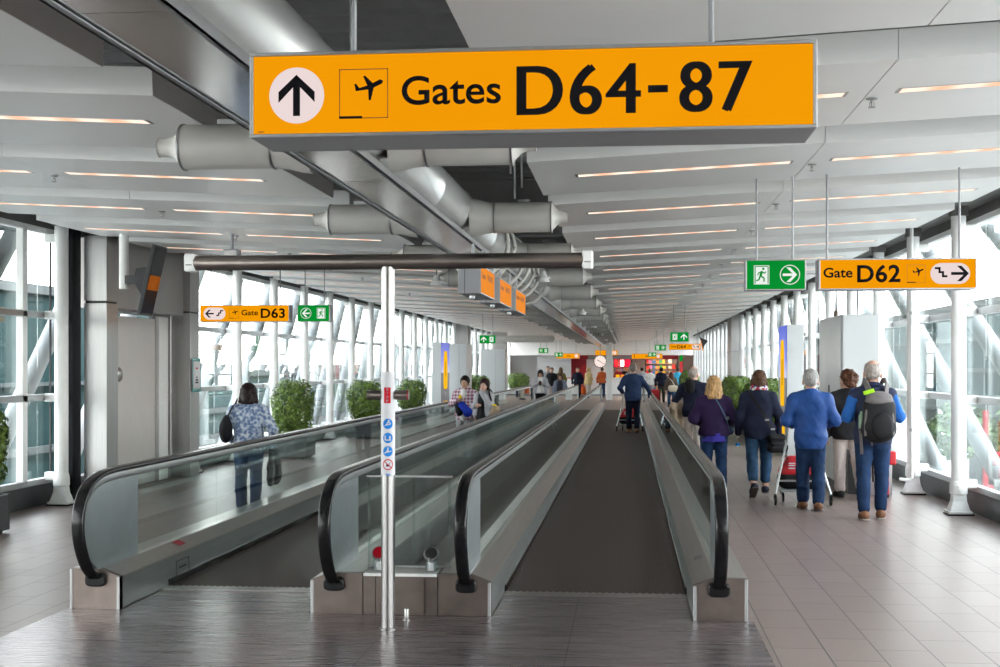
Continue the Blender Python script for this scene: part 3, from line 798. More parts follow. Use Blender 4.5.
def exit_icons(t, w, h, y, direction, man_left=True):
    """running man in a doorway plus a ringed arrow, white on green"""
    zc = h/2; a = h*0.62
    xm = -w*0.235 if man_left else w*0.235
    bx0, bx1, z0, z1 = xm-a*0.40, xm+a*0.40, zc-a/2, zc+a/2
    outline_box(bx0, bx1, z0, z1, a*0.035, y).build('door_outline', 'sign_white_green', t)
    MB().box(bx0+a*0.09, bx1-a*0.09, y-0.001, y, z0, z1-a*0.08).build('doorway', 'sign_white_green', t)
    yy = y-0.001; m = MB(); f = 1
    def L(p, q, wd): 
        m.prism([(xm+f*u*a, zc+v*a) for u, v in seg(p, q, wd)], 'y', yy, yy-0.0012)
    L((0.02, 0.20), (-0.06, -0.06), 0.13); L((0.02, 0.16), (0.17, 0.08), 0.06); L((0.17, 0.08), (0.22, 0.18), 0.05)
    L((0.0, 0.16), (-0.16, 0.10), 0.06); L((-0.16, 0.10), (-0.20, -0.02), 0.05)
    L((-0.05, -0.05), (0.13, -0.17), 0.08); L((0.13, -0.17), (0.12, -0.36), 0.07)
    L((-0.07, -0.06), (-0.14, -0.26), 0.08); L((-0.14, -0.26), (-0.28, -0.30), 0.07)
    m.prism([(xm+f*a*(0.09+0.065*math.cos(q)), zc+a*(0.32+0.065*math.sin(q))) for q in (2*PI*i/14 for i in range(14))], 'y', yy, yy-0.0012)
    m.build('running_figure', 'sign_green', t)
    xa = -xm; r = a*0.52
    rg = MB(); n = 36
    if direction == 0:
        flat(arrow_poly(xa, zc, a*1.0, 0, 0.18, 0.60), y).build('arrow', 'sign_white_green', t); return
    for i in range(n):
        q0, q1 = 2*PI*i/n, 2*PI*(i+1)/n
        rg.prism([(xa+rr*math.cos(q), zc+rr*math.sin(q)) for rr, q in ((r, q0), (r, q1), (r*0.92, q1), (r*0.92, q0))], 'y', y, y-0.0012)
    rg.build('ring', 'sign_white_green', t)
    flat(arrow_poly(xa, zc, a*0.74, direction, 0.18, 0.60), y).build('arrow', 'sign_white_green', t)

# the large sign in front
def tilt_thing(t): return t
HS = 0.245
big = thing('gates_sign', 'large yellow light-box sign reading Gates D64-87, nearest overhead', 'sign', (-0.285, 3.775, 2.376))
W = 1.603; D = 0.235
sign_body(big, W, HS, D, 'sign_yellow', 0.011)
u = lambda px: (px-250+3.5)/567*W-W/2
v = lambda py, px=500: HS*(1-(py-(53-(px-250)*12/565))/84.5)
y = -D/2-0.001
disc(u(295), v(95, 295), 0.0805, y, 0.001).build('white_disc', 'white_sign', big)
arrow(big, u(295), v(95, 295), 0.118, 0, y-0.0012)
plane_icon(big, u(364), v(93, 364), 0.142, y)
text_obj('Gates', 'lettering', 'sign_black', big, w=(503-403)/565*W, loc=(u(403), y, v(103.5, 450)), bold=0.012, h=0.083)
for a, b_, z in ((519, 650, None),): pass
text_obj('D64', 'lettering', 'sign_black', big, w=(639-519)/565*W, h=0.141, loc=(u(519), y, v(113.2, 580)), bold=0.0, space=1.10, fat=0.009)
text_obj('87', 'lettering', 'sign_black', big, w=(748-680)/565*W, h=0.141, loc=(u(680), y, v(110.0, 715)), bold=0.0, space=1.10, fat=0.009)
MB().box(u(649.5), u(669), y-0.002, y, v(91.5, 660), v(84.5, 660)).build('hyphen', 'sign_black', big)
MB().box(u(252)+0.008, u(258)+0.008, y-0.001, y, 0.016, 0.019).build('small_mark', 'sign_thin', big)
rods(big, (u(345), u(714)), HS, 3.62-2.376, 0.0085)

def gate_sign(loc, label, w, build, d=0.20, top=0.9, rodx=(), name='gate_sign', group=None):
    t = thing(name, label, 'sign', loc, group=group)
    sign_body(t, w, HS, d, 'sign_yellow', 0.010)
    build(t, w, -d/2-0.001)
    rods(t, rodx, HS, top, 0.009)
    return t
def f62(t, w, y):
    U = lambda px: (px-820.5)/156*w-w/2
    text_obj('Gate', 'lettering', 'sign_black', t, w=29/156*w, h=0.080, loc=(U(825), y, 0.095), bold=0.020)
    text_obj('D62', 'lettering', 'sign_black', t, w=43/156*w, h=0.142, loc=(U(858.5), y, 0.055), bold=0.024, space=1.06)
    plane_icon(t, U(917), 0.122, 0.142, y)
    pill(t, U(931), U(970), 0.040, 0.205, y)
    stairs(t, U(941.5), 0.125, 0.080, y-0.001); arrow(t, U(960), 0.122, 0.135, -PI/2, y-0.001)
gate_sign((2.108, 10.62, 2.325), 'yellow light-box sign reading Gate D62 with stairs and right arrow', 1.215, f62, rodx=(-0.53, 0.50), top=0.97)
def f63(t, w, y):
    U = lambda px: (px-203)/89*w-w/2
    pill(t, U(206.5), U(228.5), 0.035, 0.210, y)
    arrow(t, U(212.5), 0.122, 0.125, PI/2, y-0.001); stairs(t, U(222.8), 0.122, 0.085, y-0.001, False)
    plane_icon(t, U(237), 0.122, 0.142, y)
    text_obj('Gate', 'lettering', 'sign_black', t, w=16.5/89*w, h=0.080, loc=(U(244.5), y, 0.095), bold=0.015)
    text_obj('D63', 'lettering', 'sign_black', t, w=24/89*w, h=0.142, loc=(U(263.7), y, 0.055), bold=0.024, space=1.06)
gate_sign((-5.52, 18.4, 2.355), 'yellow light-box sign reading Gate D63 with left arrow and stairs', 1.32, f63, rodx=(-0.53, 0.50), top=1.0)
def f64(t, w, y):
    U = lambda px: (px-669)/31*w-w/2
    text_obj('Gate', 'lettering', 'sign_black', t, w=6/31*w, h=0.080, loc=(U(670.5), y, 0.095), bold=0.012)
    text_obj('D64', 'lettering', 'sign_black', t, w=8.5/31*w, h=0.142, loc=(U(677), y, 0.055), bold=0.024, space=1.06)
    plane_icon(t, U(688.5), 0.122, 0.130, y)
    pill(t, U(691.5), U(699), 0.040, 0.205, y)
    stairs(t, U(693.5), 0.125, 0.080, y-0.001); arrow(t, U(697), 0.122, 0.12, -PI/2, y-0.001)
gate_sign((2.20, 52.0, 2.36), 'small distant yellow sign reading Gate D64', 1.24, f64, rodx=(-0.5, 0.5), top=0.85)
def exit_sign(loc, direction, man_left, label, top=0.95, w=0.474, body=True):
    t = thing('exit_sign', label, 'sign', loc)
    sign_body(t, w, HS, 0.16, 'sign_green', 0.009)
    exit_icons(t, w, HS, -0.081, direction, man_left)
    rods(t, (-w*0.3, w*0.3), HS, top, 0.008)
    return t
exit_sign((1.165, 10.62, 2.325), -PI/2, True, 'green exit sign with running figure and right arrow beside the D62 sign')
exit_sign((-4.51, 18.4, 2.355), PI/2, False, 'green exit sign with left arrow beside the D63 sign')
exit_sign((-4.02, 37.0, 2.36), 0, False, 'green exit sign with up arrow above the couple on the walkway')
exit_sign((1.26, 33.0, 2.33), 0, True, 'green exit sign with up arrow above the D64 sign')
exit_sign((1.30, 54.5, 2.36), -PI/2, True, 'small distant green exit sign left of the D64 sign')
exit_sign((-4.10, 62.6, 2.34), PI/2, False, 'small distant green exit sign over the white-top person')
exit_sign((-3.85, 71.5, 2.22), 0, True, 'small distant green exit sign in front of a yellow sign, left of clock', top=0.9)
exit_sign((1.30, 73.5, 2.24), 0, True, 'small distant green exit sign in front of yellow shop-side sign', top=0.9)

def plain_sign(px0, px1, z, yw, label, face='sign_yellow', txt=True):
    x0 = (px0-629)/1300*yw*1.003; x1 = (px1-629)/1300*yw*1.003; w = x1-x0
    t = thing('gates_sign', label, 'sign', ((x0+x1)/2, yw, z))
    sign_body(t, w, 0.30, 0.16, face, 0.012)
    if txt:
        text_obj('Gates', 'lettering', 'sign_black', t, w=w*0.17, h=0.09, loc=(-w*0.05, -0.082, 0.11), bold=0.012)
        MB().box(-w*0.42, -w*0.40, -0.083, -0.081, 0.06, 0.24).build('small_bar', 'sign_black', t)
        disc(w*0.36, 0.15, 0.10, -0.081).build('white_disc', 'white_sign', t)
    rods(t, (-w*0.35, w*0.35), 0.30, 3.2-z, 0.008)
    return t
plain_sign(557, 580, 2.14, 74.0, 'long distant yellow sign over the red panel, left of clock')
plain_sign(595.5, 618, 2.33, 75.0, 'long distant yellow sign just above the clock')
plain_sign(631.5, 662, 2.13, 75.5, 'long distant yellow sign over the shop, between clock and D64 sign')

# three box signs in a row under the duct, faces along the walkway
def side_sign(y0, y1, label):
    L = y1-y0
    t = thing('side_sign', label, 'sign', (-1.345, (y0+y1)/2, 2.335), group=None)
    MB().box(-0.10, 0.085, -L/2, L/2, 0.0, 0.25).build('housing', 'alu_grey', t, bevel=0.004)
    MB().box(-0.045, -0.040, -L/2-0.002, L/2, 0.0, 0.252).build('seam', 'black_plastic', t)
    fr = MB()
    fr.box(0.085, 0.095, -L/2, L/2, 0, 0.012); fr.box(0.085, 0.095, -L/2, L/2, 0.238, 0.25); fr.box(0.085, 0.095, -L/2, -L/2+0.012, 0.012, 0.238); fr.box(0.085, 0.095, L/2-0.012, L/2, 0.012, 0.238)
    fr.build('face_frame', 'alu', t)
    MB().box(0.084, 0.092, -L/2+0.012, L/2-0.012, 0.012, 0.238).build('face', 'sign_orange', t)
    text_obj('Gates', 'lettering', 'sign_thin', t, w=L*0.26, h=0.055, loc=(0.0925, -L*0.42, 0.14), rot=(PI/2, 0, PI/2))
    text_obj('D64-87', 'lettering', 'sign_thin', t, w=L*0.36, h=0.06, loc=(0.0925, -L*0.02, 0.14), rot=(PI/2, 0, PI/2))
    for yy in (-L*0.3, L*0.3): MB().tube([(0, yy, 0.25), (0, yy, 0.445)], 0.012, 10).build('hanging_rod', 'alu_grey', t)
    MB().lathe([(0.02, -0.03), (0.025, -0.015), (0.025, 0.0)], (-0.02, -L*0.2, 0), 12).build('sensor', 'alu', t)
side_sign(10.95, 12.10, 'grey box sign with orange side face, first of three under the duct')
side_sign(12.60, 13.85, 'grey box sign with orange side face, middle of three under the duct')
side_sign(14.40, 15.75, 'grey box sign with orange side face, last of three under the duct')

# clock
t = thing('hanging_clock', 'round white clock hanging over the far walkway end', 'clock', (-1.32, 60.0, 1.93))
MB().lathe([(0.29, -0.05), (0.30, -0.04), (0.30, 0.04), (0.29, 0.05)], n=40, axis='y').build('case', 'black_plastic', t, smooth=True)
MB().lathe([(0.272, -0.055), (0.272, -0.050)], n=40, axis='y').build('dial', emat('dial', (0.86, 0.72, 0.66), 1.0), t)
h = MB(); h.box(-0.012, 0.012, -0.060, -0.056, -0.03, 0.15); h.xf(Matrix.Rotation(math.radians(-62), 4, 'Y')); h.build('hour_hand', 'sign_black', t)
h = MB(); h.box(-0.008, 0.008, -0.062, -0.058, -0.04, 0.23); h.xf(Matrix.Rotation(math.radians(125), 4, 'Y')); h.build('minute_hand', 'sign_black', t)
for i in range(12):
    h = MB(); h.box(-0.008, 0.008, -0.058, -0.055, 0.215, 0.26); h.xf(Matrix.Rotation(2*PI*i/12, 4, 'Y')); h.build('hour_mark', 'sign_black', t)
MB().tube([(0, 0, 0.30), (0, 0, 0.84)], 0.02, 10).build('hanging_rod', 'alu_grey', t)

# the air duct down the middle, with polished tray below
DX, DZ = -1.55, 3.05
t = thing('air_duct', 'long round silver air duct under the middle of the ceiling', 'duct', (DX, 0, DZ))
mb = MB(); prof = []
y = 2.0
pts = []; rr = []
while y < 72:
    for dy, r in ((0.0, 0.226), (0.012, 0.233), (0.03, 0.233), (0.042, 0.226)): pts.append((0, y+dy, 0)); rr.append(r)
    y += 1.82
mb.tube(pts, rr, 40).build('duct_pipe', 'duct_silver', t, smooth=True)
duct = t
tr = thing('cable_tray', 'flat polished metal tray with flanged edges hanging under the silver duct', 'tray', (-1.525, 0, 2.795))
for i in range(38):
    y0 = 2.0+i*1.82
    MB().box(-0.165, 0.165, y0+0.004, y0+1.816, 0.0, 0.010).build('tray_sheet', 'tray_silver', tr)
for s in (-1, 1):
    f = MB(); f.box(s*0.166, s*0.186, 2.0, 71.0, -0.012, 0.030); f.box(s*0.150, s*0.186, 2.0, 71.0, -0.012, -0.004)
    f.build('edge_flange', 'alu', tr, bevel=0.004)
for i in range(18):
    y0 = 3.0+i*3.72
    MB().box(-0.03, 0.03, y0-0.01, y0+0.01, 0.008, 0.018).build('tray_hanger', 'alu_grey', tr)
def branch(y, s):
    b = MB().lathe([(0.128, 0.42), (0.128, 0.90)], n=32, axis='x').build('branch_duct', 'branch_grey', t, smooth=True)
    MB().lathe([(0.162, 0.218), (0.155, 0.27), (0.136, 0.34), (0.128, 0.42)], n=32, axis='x').build('saddle_cone', 'branch_grey', b, smooth=True)
    for x in (0.42, 0.90): MB().lathe([(0.128, x-0.006), (0.134, x-0.005), (0.134, x+0.005), (0.128, x+0.006)], n=32, axis='x').build('ring_seam', 'alu', b, smooth=True)
    MB().lathe([(0.112, 0.905), (0.092, 0.925), (0.062, 0.955), (0.055, 0.985), (0.052, 1.03), (0.058, 1.035), (0.044, 1.035), (0.040, 0.98)], n=28, axis='x').build('nozzle', 'nozzle', b, smooth=True)
    MB().box(0.62, 0.72, -0.02, 0.02, 0.122, 0.155).build('hanger_clip', 'alu', b)
    return b
t = duct
bp = branch(0, 1); bi = 0
for i in range(17):
    for s in (1, -1):
        if bi == 0: o = bp
        else:
            o = bp.copy(); COL.objects.link(o); o.parent = t
            for ch in bp.children:
                c = ch.copy(); COL.objects.link(c); c.parent = o
        o.location = (0, 7.25+3.70*i, 2.975-DZ); o.rotation_euler = (0, 0, 0 if s > 0 else PI); o.scale = (1.0 if s > 0 else 1.10, 1, 1); bi += 1
# bundle of flexible hoses looping round the duct
t = thing('hose_bundle', 'clear flexible hoses looped round the silver duct behind the box signs', 'hoses', (DX, 0, DZ))
for j, (yy, rx, rz, dz) in enumerate(((13.2, 0.32, 0.34, -0.07), (13.8, 0.33, 0.34, -0.07), (15.3, 0.32, 0.34, -0.07), (15.9, 0.33, 0.35, -0.07), (16.7, 0.32, 0.34, -0.07), (17.5, 0.33, 0.34, -0.07), (19.2, 0.32, 0.34, -0.07))):
    P = [(rx*math.cos(a)*1.0, yy+0.14*math.sin(a*0.5+j), dz+rz*math.sin(a)) for a in (2*PI*i/36 for i in range(36))]
    MB().tube(P, 0.021, 8, closed=True).build('hose_loop', 'nozzle', t, smooth=True)
# pendant loudspeakers
def pendant(loc, lab, grp=None):
    t = thing('pendant_speaker', lab, 'loudspeaker', loc, group=grp)
    MB().lathe([(0.03, 0.14), (0.04, 0.10), (0.075, 0.05), (0.085, 0.0), (0.07, 0.0)], n=24).build('cone', 'white_paint', t, smooth=True)
    MB().lathe([(0.105, 0.045), (0.108, 0.055), (0.098, 0.065), (0.075, 0.05)], n=24).build('rim', 'white_paint', t, smooth=True)
    MB().tube([(0, 0, 0.13), (0, 0, 3.35-loc[2])], 0.009, 8).build('stem', 'alu_grey', t)
pendant((-2.62, 17.6, 2.82), 'white pendant loudspeaker left of the three box signs')
pendant((-1.12, 17.0, 2.82), 'white pendant loudspeaker below the right end of the steel crossbar')
for i, y in enumerate((28.0, 37.5, 47.0, 56.5, 66.0)):
    for x, sd in ((-2.42, 'left'), (-1.0, 'right')):
        pendant((x, y, 2.82), 'small distant white pendant loudspeaker on the %s of the duct' % sd, 'distant pendant loudspeakers, %s of duct' % sd)
t = thing('hanging_speaker', 'small grey box hanging over the crossbar left end', 'loudspeaker', (-4.55, 14.6, 2.92))
MB().box(-0.085, 0.085, -0.08, 0.08, 0.0, 0.14).build('case', 'alu_grey', t, bevel=0.01)
MB().tube([(0.0, 0, 0.14), (0.0, 0, 0.46)], 0.02, 10).build('stem', 'alu_grey', t)
MB().box(-0.07, 0.07, -0.083, -0.078, 0.015, 0.12).build('grille', 'steel_dark', t)
# sprinklers in the lining
def sprinkler():
    t = thing('sprinkler', 'sprinkler', 'sprinkler'); t.scale = (0.75, 0.75, 0.75)
    MB().lathe([(0.045, 0.0), (0.045, -0.008), (0.02, -0.014)], n=18).build('rosette', 'alu_grey', t)
    f = MB(); f.lathe([(0.012, -0.012), (0.012, -0.03), (0.006, -0.04), (0.006, -0.065)], n=10); f.lathe([(0.028, -0.066), (0.028, -0.07)], n=14)
    f.box(-0.018, -0.013, -0.003, 0.003, -0.06, -0.025); f.box(0.013, 0.018, -0.003, 0.003, -0.06, -0.025)
    f.build('head', 'steel_dark', t)
    MB().lathe([(0.005, -0.055), (0.005, -0.03)], n=8).build('bulb', 'sticker_red', t)
    return t
sp = sprinkler(); si = 0
for k in range(0, 9):
    for x, sd in ((1.345, 'right'), (-4.545, 'left')):
        lab = 'small ceiling sprinkler between the strip lamps, %s wing, %s' % (sd, ['first', 'second', 'third'][k]+' row past big sign') if k < 3 else 'tiny distant ceiling sprinkler between strip lamps on the %s wing' % sd
        grp = 'near sprinklers, %s wing' % sd if k < 3 else 'distant sprinklers, %s wing' % sd
        o = sp if si == 0 else dup(sp, None, 0, lab, grp)
        o['label'] = lab; o['group'] = grp; o.location = (x+(0.03 if x > 0 else -0.03), row_y(k)+0.95, ceil_z(x)-0.0); si += 1
# hanging rods in the open strip of the ceiling
for i, (x, y) in enumerate(((-0.95, 9.2), (-1.05, 9.6), (-0.92, 10.1), (-2.1, 5.2), (-0.9, 10.9), (-1.02, 11.6), (-1.95, 9.0))):
    o = MB().tube([(x, y, 3.22), (x, y, 4.5)], 0.008, 8).build('hanger_rod', 'white_paint'); tag(o, 'thin hanger rod in the dark gap between the ceiling wings', 'rod', 'hanger rods in the ceiling gap')
# monitor
t = thing('monitor', 'black flat screen tilted on a white ceiling pole in front of the steel portal', 'monitor', (-6.02, 15.3, 2.66))
MB().tube([(-0.10, 0, 0.0), (-0.10, 0, 0.78)], 0.058, 24).build('pole', 'white_paint', t, smooth=True)
rot = Matrix.Translation((0.26, 0.0, 0.10)) @ Matrix.Rotation(math.radians(13), 4, 'Y') @ Matrix.Rotation(math.radians(4), 4, 'Z')
MB().box(-0.03, 0.02, -0.24, 0.24, -0.43, 0.43).xf(rot).build('casing', 'black_plastic', t, bevel=0.008)
MB().box(0.020, 0.024, -0.225, 0.225, -0.405, 0.405).xf(rot).build('screen', 'dark_blue_screen', t)
m_ = MB(); m_.prism([(-0.20, -0.06), (-0.03, -0.24), (-0.03, 0.16), (-0.20, 0.10)], 'y', -0.09, 0.09); m_.xf(rot)
m_.build('mount', 'black_plastic', t)
MB().box(-0.12, 0.10, -0.05, 0.05, 0.06, 0.16).build('mount_arm', 'black_plastic', t, bevel=0.005)
MB().box(0.024, 0.0255, -0.22, 0.22, -0.12, 0.06).xf(rot).build('orange_reflection', emat('reflected_orange', (0.28, 0.075, 0.01), 0.8, var=0.4, scale=6), t)  # orange reflection on the screen, put in as a dim glowing band
# framed notice on the portal
t = thing('notice_board', 'small teal-edged notice panel on the right steel pillar of the portal', 'notice', (-6.745, 19.74, 1.33))
MB().box(0, 0.020, -0.19, 0.19, 0.0, 0.50).build('backing', 'alu_grey', t)
MB().box(0.020, 0.026, -0.205, 0.205, -0.015, 0.515).build('glass_plate', pmat('teal_edge', (0.03, 0.22, 0.20), 0.15), t, bevel=0.003)
MB().box(0.026, 0.028, -0.16, 0.16, 0.04, 0.46).build('sheet', 'grey_cabinet', t)
for z, w_ in ((0.34, 0.05), (0.12, 0.07), (0.16, 0.06), (0.20, 0.03)): MB().box(0.028, 0.029, -w_, w_, z, z+0.025).build('print_block', 'sticker_red' if z > 0.3 else 'sign_black', t)
# ================================================================== PLANTS, CABINETS, SHOP, OUTSIDE
rng = random.Random(5)
def leaves(n, shape, size, seed):
    r = random.Random(seed); mb = MB()
    for _ in range(n):
        p, nrm = shape(r)
        nrm = (Vector(nrm)+Vector((r.uniform(-.7, .7), r.uniform(-.7, .7), r.uniform(-.5, .9)))).normalized()
        a = nrm.cross(Vector((r.uniform(-1, 1), r.uniform(-1, 1), r.uniform(-1, 1)))).normalized(); b = nrm.cross(a)
        s = size*r.uniform(.6, 1.25); p = Vector(p)
        mb.add([p-a*s, p-b*s*.42+nrm*s*.1, p+a*s, p+b*s*.42+nrm*s*.1], [(0, 1, 2, 3)])
    return mb
def sq_shape(hx, hy, hz, zc, pw=3.2):
    """a point near the skin of a clipped, rounded block"""
    def f(r):
        d = Vector((r.gauss(0, 1), r.gauss(0, 1), r.gauss(0, 1))).normalized()
        k = (abs(d.x)**pw+abs(d.y)**pw+abs(d.z)**pw)**(-1/pw)
        q = d*k*(1-abs(r.gauss(0, .10)))*(1+.05*math.sin(7*d.x+5*d.z)+.05*math.sin(9*d.y+3*d.x))
        return (q.x*hx, q.y*hy, zc+q.z*hz), d
    return f
def planter_bush(loc, label, w=0.80, dpt=0.80, h0=0.50, top=1.44, ph=0.42, group=None, n=2400, size=0.045, seed=1, name='potted_bush'):
    t = thing(name, label, 'plant', loc, group=group)
    b = MB(); hw, hd = w*0.46, dpt*0.46
    b.box(-hw, hw, -hd, -hd+0.03, 0.03, ph); b.box(-hw, hw, hd-0.03, hd, 0.03, ph); b.box(-hw, -hw+0.03, -hd+0.03, hd-0.03, 0.03, ph); b.box(hw-0.03, hw, -hd+0.03, hd-0.03, 0.03, ph); b.box(-hw+0.03, hw-0.03, -hd+0.03, hd-0.03, 0.03, 0.08)
    for sx in (-1, 1):
        for sy in (-1, 1): b.box(sx*(hw-0.08)-0.03, sx*(hw-0.08)+0.03, sy*(hd-0.08)-0.03, sy*(hd-0.08)+0.03, 0.0, 0.03)
    b.build('planter_box', 'planter', t, bevel=0.008)
    MB().box(-hw+0.03, hw-0.03, -hd+0.03, hd-0.03, ph-0.08, ph-0.04).build('soil', 'soil', t)
    st = MB()
    r = random.Random(seed)
    for i in range(5):
        a = 2*PI*i/5; x, y = 0.12*w*math.cos(a), 0.12*dpt*math.sin(a)
        st.tube([(x*0.6, y*0.6, ph-0.05), (x, y, h0), (x*2.0, y*2.0, (h0+top)/2)], [0.018, 0.016, 0.008], 8)
    st.build('stem', 'bark', t, smooth=True)
    zc, hz = (h0+top)/2, (top-h0)/2
    mb = leaves(n, sq_shape(w/2, dpt/2, hz, zc), size, seed)
    for _ in range(int(n*0.25)):
        pass
    core = leaves(int(n*0.5), sq_shape(w/2*0.82, dpt/2*0.82, hz*0.84, zc), size*1.3, seed+9)
    mb.add(core.v, core.f)
    mb.build('foliage', 'leaf', t)
    return t
PB = [(-6.28, 23.9, 0.76, 1.45, 'big leafy bush in a dark planter beside the floral-blouse person'),
      (-6.28, 30.6, 0.84, 1.37, 'leafy bush in a dark planter left of the steel post'),
      (-6.28, 37.3, 0.84, 1.31, 'leafy bush in a dark planter right of the steel post'),
      (-6.10, 47.9, 0.85, 1.30, 'leafy bush in a planter between ad pillar and plaid-shirt person'),
      (-6.28, 54.0, 0.95, 1.32, 'leafy bush in a planter just behind the long-haired person'),
      (-6.28, 60.0, 0.95, 1.30, 'leafy bush in a planter right of the long-haired person'),
      (-6.20, 72.5, 1.30, 1.32, 'leafy bush in a planter left of the white-top person')]
for i, (x, y, w, top, lab) in enumerate(PB):
    planter_bush((x, y, 0), lab, w, w, 0.42, top, 0.40, n=3600 if y < 40 else 1400, size=0.034 if y < 40 else 0.055, seed=i+1)
planter_bush((-6.72, 12.65, 0), 'bush in a low dark planter at the left picture edge, partly out of view', 0.76, 0.50, 0.42, 1.38, 0.40, n=2600, size=0.05, seed=20)
for i, (x, y, L, lab) in enumerate(((3.12, 30.5, 4.6, 'clipped green hedge in a planter beside the ad pillar, behind the cardigan person'), (3.12, 38.5, 4.6, 'clipped green hedge in a planter behind the blonde person'), (2.75, 60.0, 5.0, 'distant clipped green hedge left of the bald person'))):
    planter_bush((x, y, 0), lab, 0.80, L, 0.42, 1.40 if i < 2 else 1.5, 0.40, n=5200, size=0.06, seed=30+i, name='planter_hedge')

# grey cabinet by the right windows
t = thing('service_cabinet', 'tall light grey service cabinet behind the curly-haired person', 'cabinet', (2.95, 18.56, 0))
MB().box(0.012, 0.52, 0.0, 2.05, 0.06, 2.44).build('carcass', 'grey_cabinet', t, bevel=0.006)
for y0, y1 in ((0.02, 1.28), (1.29, 2.04)):
    MB().box(-0.004, 0.010, y0, y1, 0.07, 2.43).build('side_panel', 'grey_cabinet', t, bevel=0.003)
MB().box(0.03, 0.515, -0.010, -0.001, 0.07, 2.43).build('front_panel', 'grey_cabinet', t, bevel=0.003)
MB().box(0.012, 0.022, -0.012, -0.002, 0.07, 2.43).build('hinge_strip', 'alu_grey', t)
MB().box(-0.014, -0.004, 1.02, 1.10, 1.28, 1.44).build('lock', 'black_plastic', t, bevel=0.003)
MB().box(0.02, 0.51, 0.01, 2.04, 0.0, 0.06).build('plinth', 'black_plastic', t)
MB().lathe([(0.03, 2.44), (0.03, 2.52), (0.02, 2.54)], (0.10, 1.1, 0), 14).build('top_knob', 'bark', t, smooth=True)
t = thing('counter_cabinet', 'low grey cabinet with dark front behind the legs of the backpack person', 'cabinet', (2.93, 17.78, 0))
MB().box(0.22, 0.565, 0.0, 0.70, 0.0, 0.80).build('body', 'grey_cabinet', t, bevel=0.006)
MB().box(0.0, 0.22, 0.05, 0.70, 0.0, 0.60).build('dark_front', 'black_plastic', t, bevel=0.006)
MB().box(-0.005, 0.22, 0.045, 0.70, 0.60, 0.62).build('worktop', 'grey_cabinet', t)
t = thing('fire_extinguisher', 'red fire extinguisher beside the grey cabinet, half behind backpack person', 'fire extinguisher', (3.30, 17.45, 0))
MB().lathe([(0.085, 0.03), (0.09, 0.06), (0.09, 0.52), (0.075, 0.60), (0.03, 0.65), (0.03, 0.68)], n=24).build('cylinder', 'red', t, smooth=True)
MB().box(-0.02, 0.12, -0.015, 0.015, 0.70, 0.73).build('handle', 'black_plastic', t)
MB().tube([(-0.02, 0, 0.69), (-0.10, 0, 0.66), (-0.125, 0, 0.52), (-0.115, 0, 0.20)], 0.012, 10).build('hose', 'black_rubber', t, smooth=True)
MB().lathe([(0.086, 0.0), (0.092, 0.01), (0.092, 0.04)], n=24).build('foot_ring', 'black_rubber', t)
s_ = MB(); s_.tube([(0.06, 0.13, 0.0), (0.06, 0.13, 1.0)], 0.02, 12); s_.build('stand_post', 'red', t)
MB().box(0.10, 0.19, 0.02, 0.14, 0.42, 0.60).build('hose_box', 'red', t, bevel=0.02)
t = thing('guard_pipe', 'thin white bent guard pipe in front of the right windows', 'pipe', (0, 17.1, 0))
MB().tube(catmull([(3.45, 0, 0.27), (3.54, 0, 0.26), (3.59, 0, 0.28), (3.605, 0, 0.36), (3.605, 0, 1.0), (3.605, 0, 2.2), (3.605, 0, 3.50)], 6), 0.022, 12).build('pipe', 'white_paint', t, smooth=True)
for z in (0.9, 2.4): MB().lathe([(0.03, z-0.02), (0.03, z+0.02)], (3.605, 0, 0), 12).build('clip', 'alu', t)

# advertising pillars
def ad_mat(name):
    m, nt, b = new_mat(name)
    tc = node(nt, 'ShaderNodeTexCoord'); sp_ = node(nt, 'ShaderNodeSeparateXYZ'); nt.links.new(tc.outputs['Object'], sp_.inputs[0])
    cr = node(nt, 'ShaderNodeValToRGB'); cr.color_ramp.interpolation = 'LINEAR'
    e = cr.color_ramp.elements
    e[0].position = 0.0; e[0].color = (0.085, 0.085, 0.095, 1); e[1].position = 1.0; e[1].color = (0.02, 0.05, 0.62, 1)
    for p, c in ((0.595, (0.085, 0.085, 0.095, 1)), (0.60, (0.55, 0.55, 0.85, 1)), (0.75, (0.10, 0.16, 0.75, 1))):
        q = e.new(p); q.color = c
    mr = node(nt, 'ShaderNodeMapRange'); mr.inputs['From Max'].default_value = 2.5
    nt.links.new(sp_.outputs[2], mr.inputs['Value']); nt.links.new(mr.outputs[0], cr.inputs['Fac'])
    nt.links.new(cr.outputs[0], b.inputs['Base Color']); b.inputs['Roughness'].default_value = 0.3
    nt.links.new(cr.outputs[0], b.inputs['Emission Color']); b.inputs['Emission Strength'].default_value = 0.55
    return m
M['ad_poster'] = ad_mat('ad_poster')
M['ad_yellow'] = emat('ad_yellow', (0.95, 0.50, 0.01), 0.9)
M['ad_white'] = emat('ad_white', (0.75, 0.72, 0.85), 0.8)
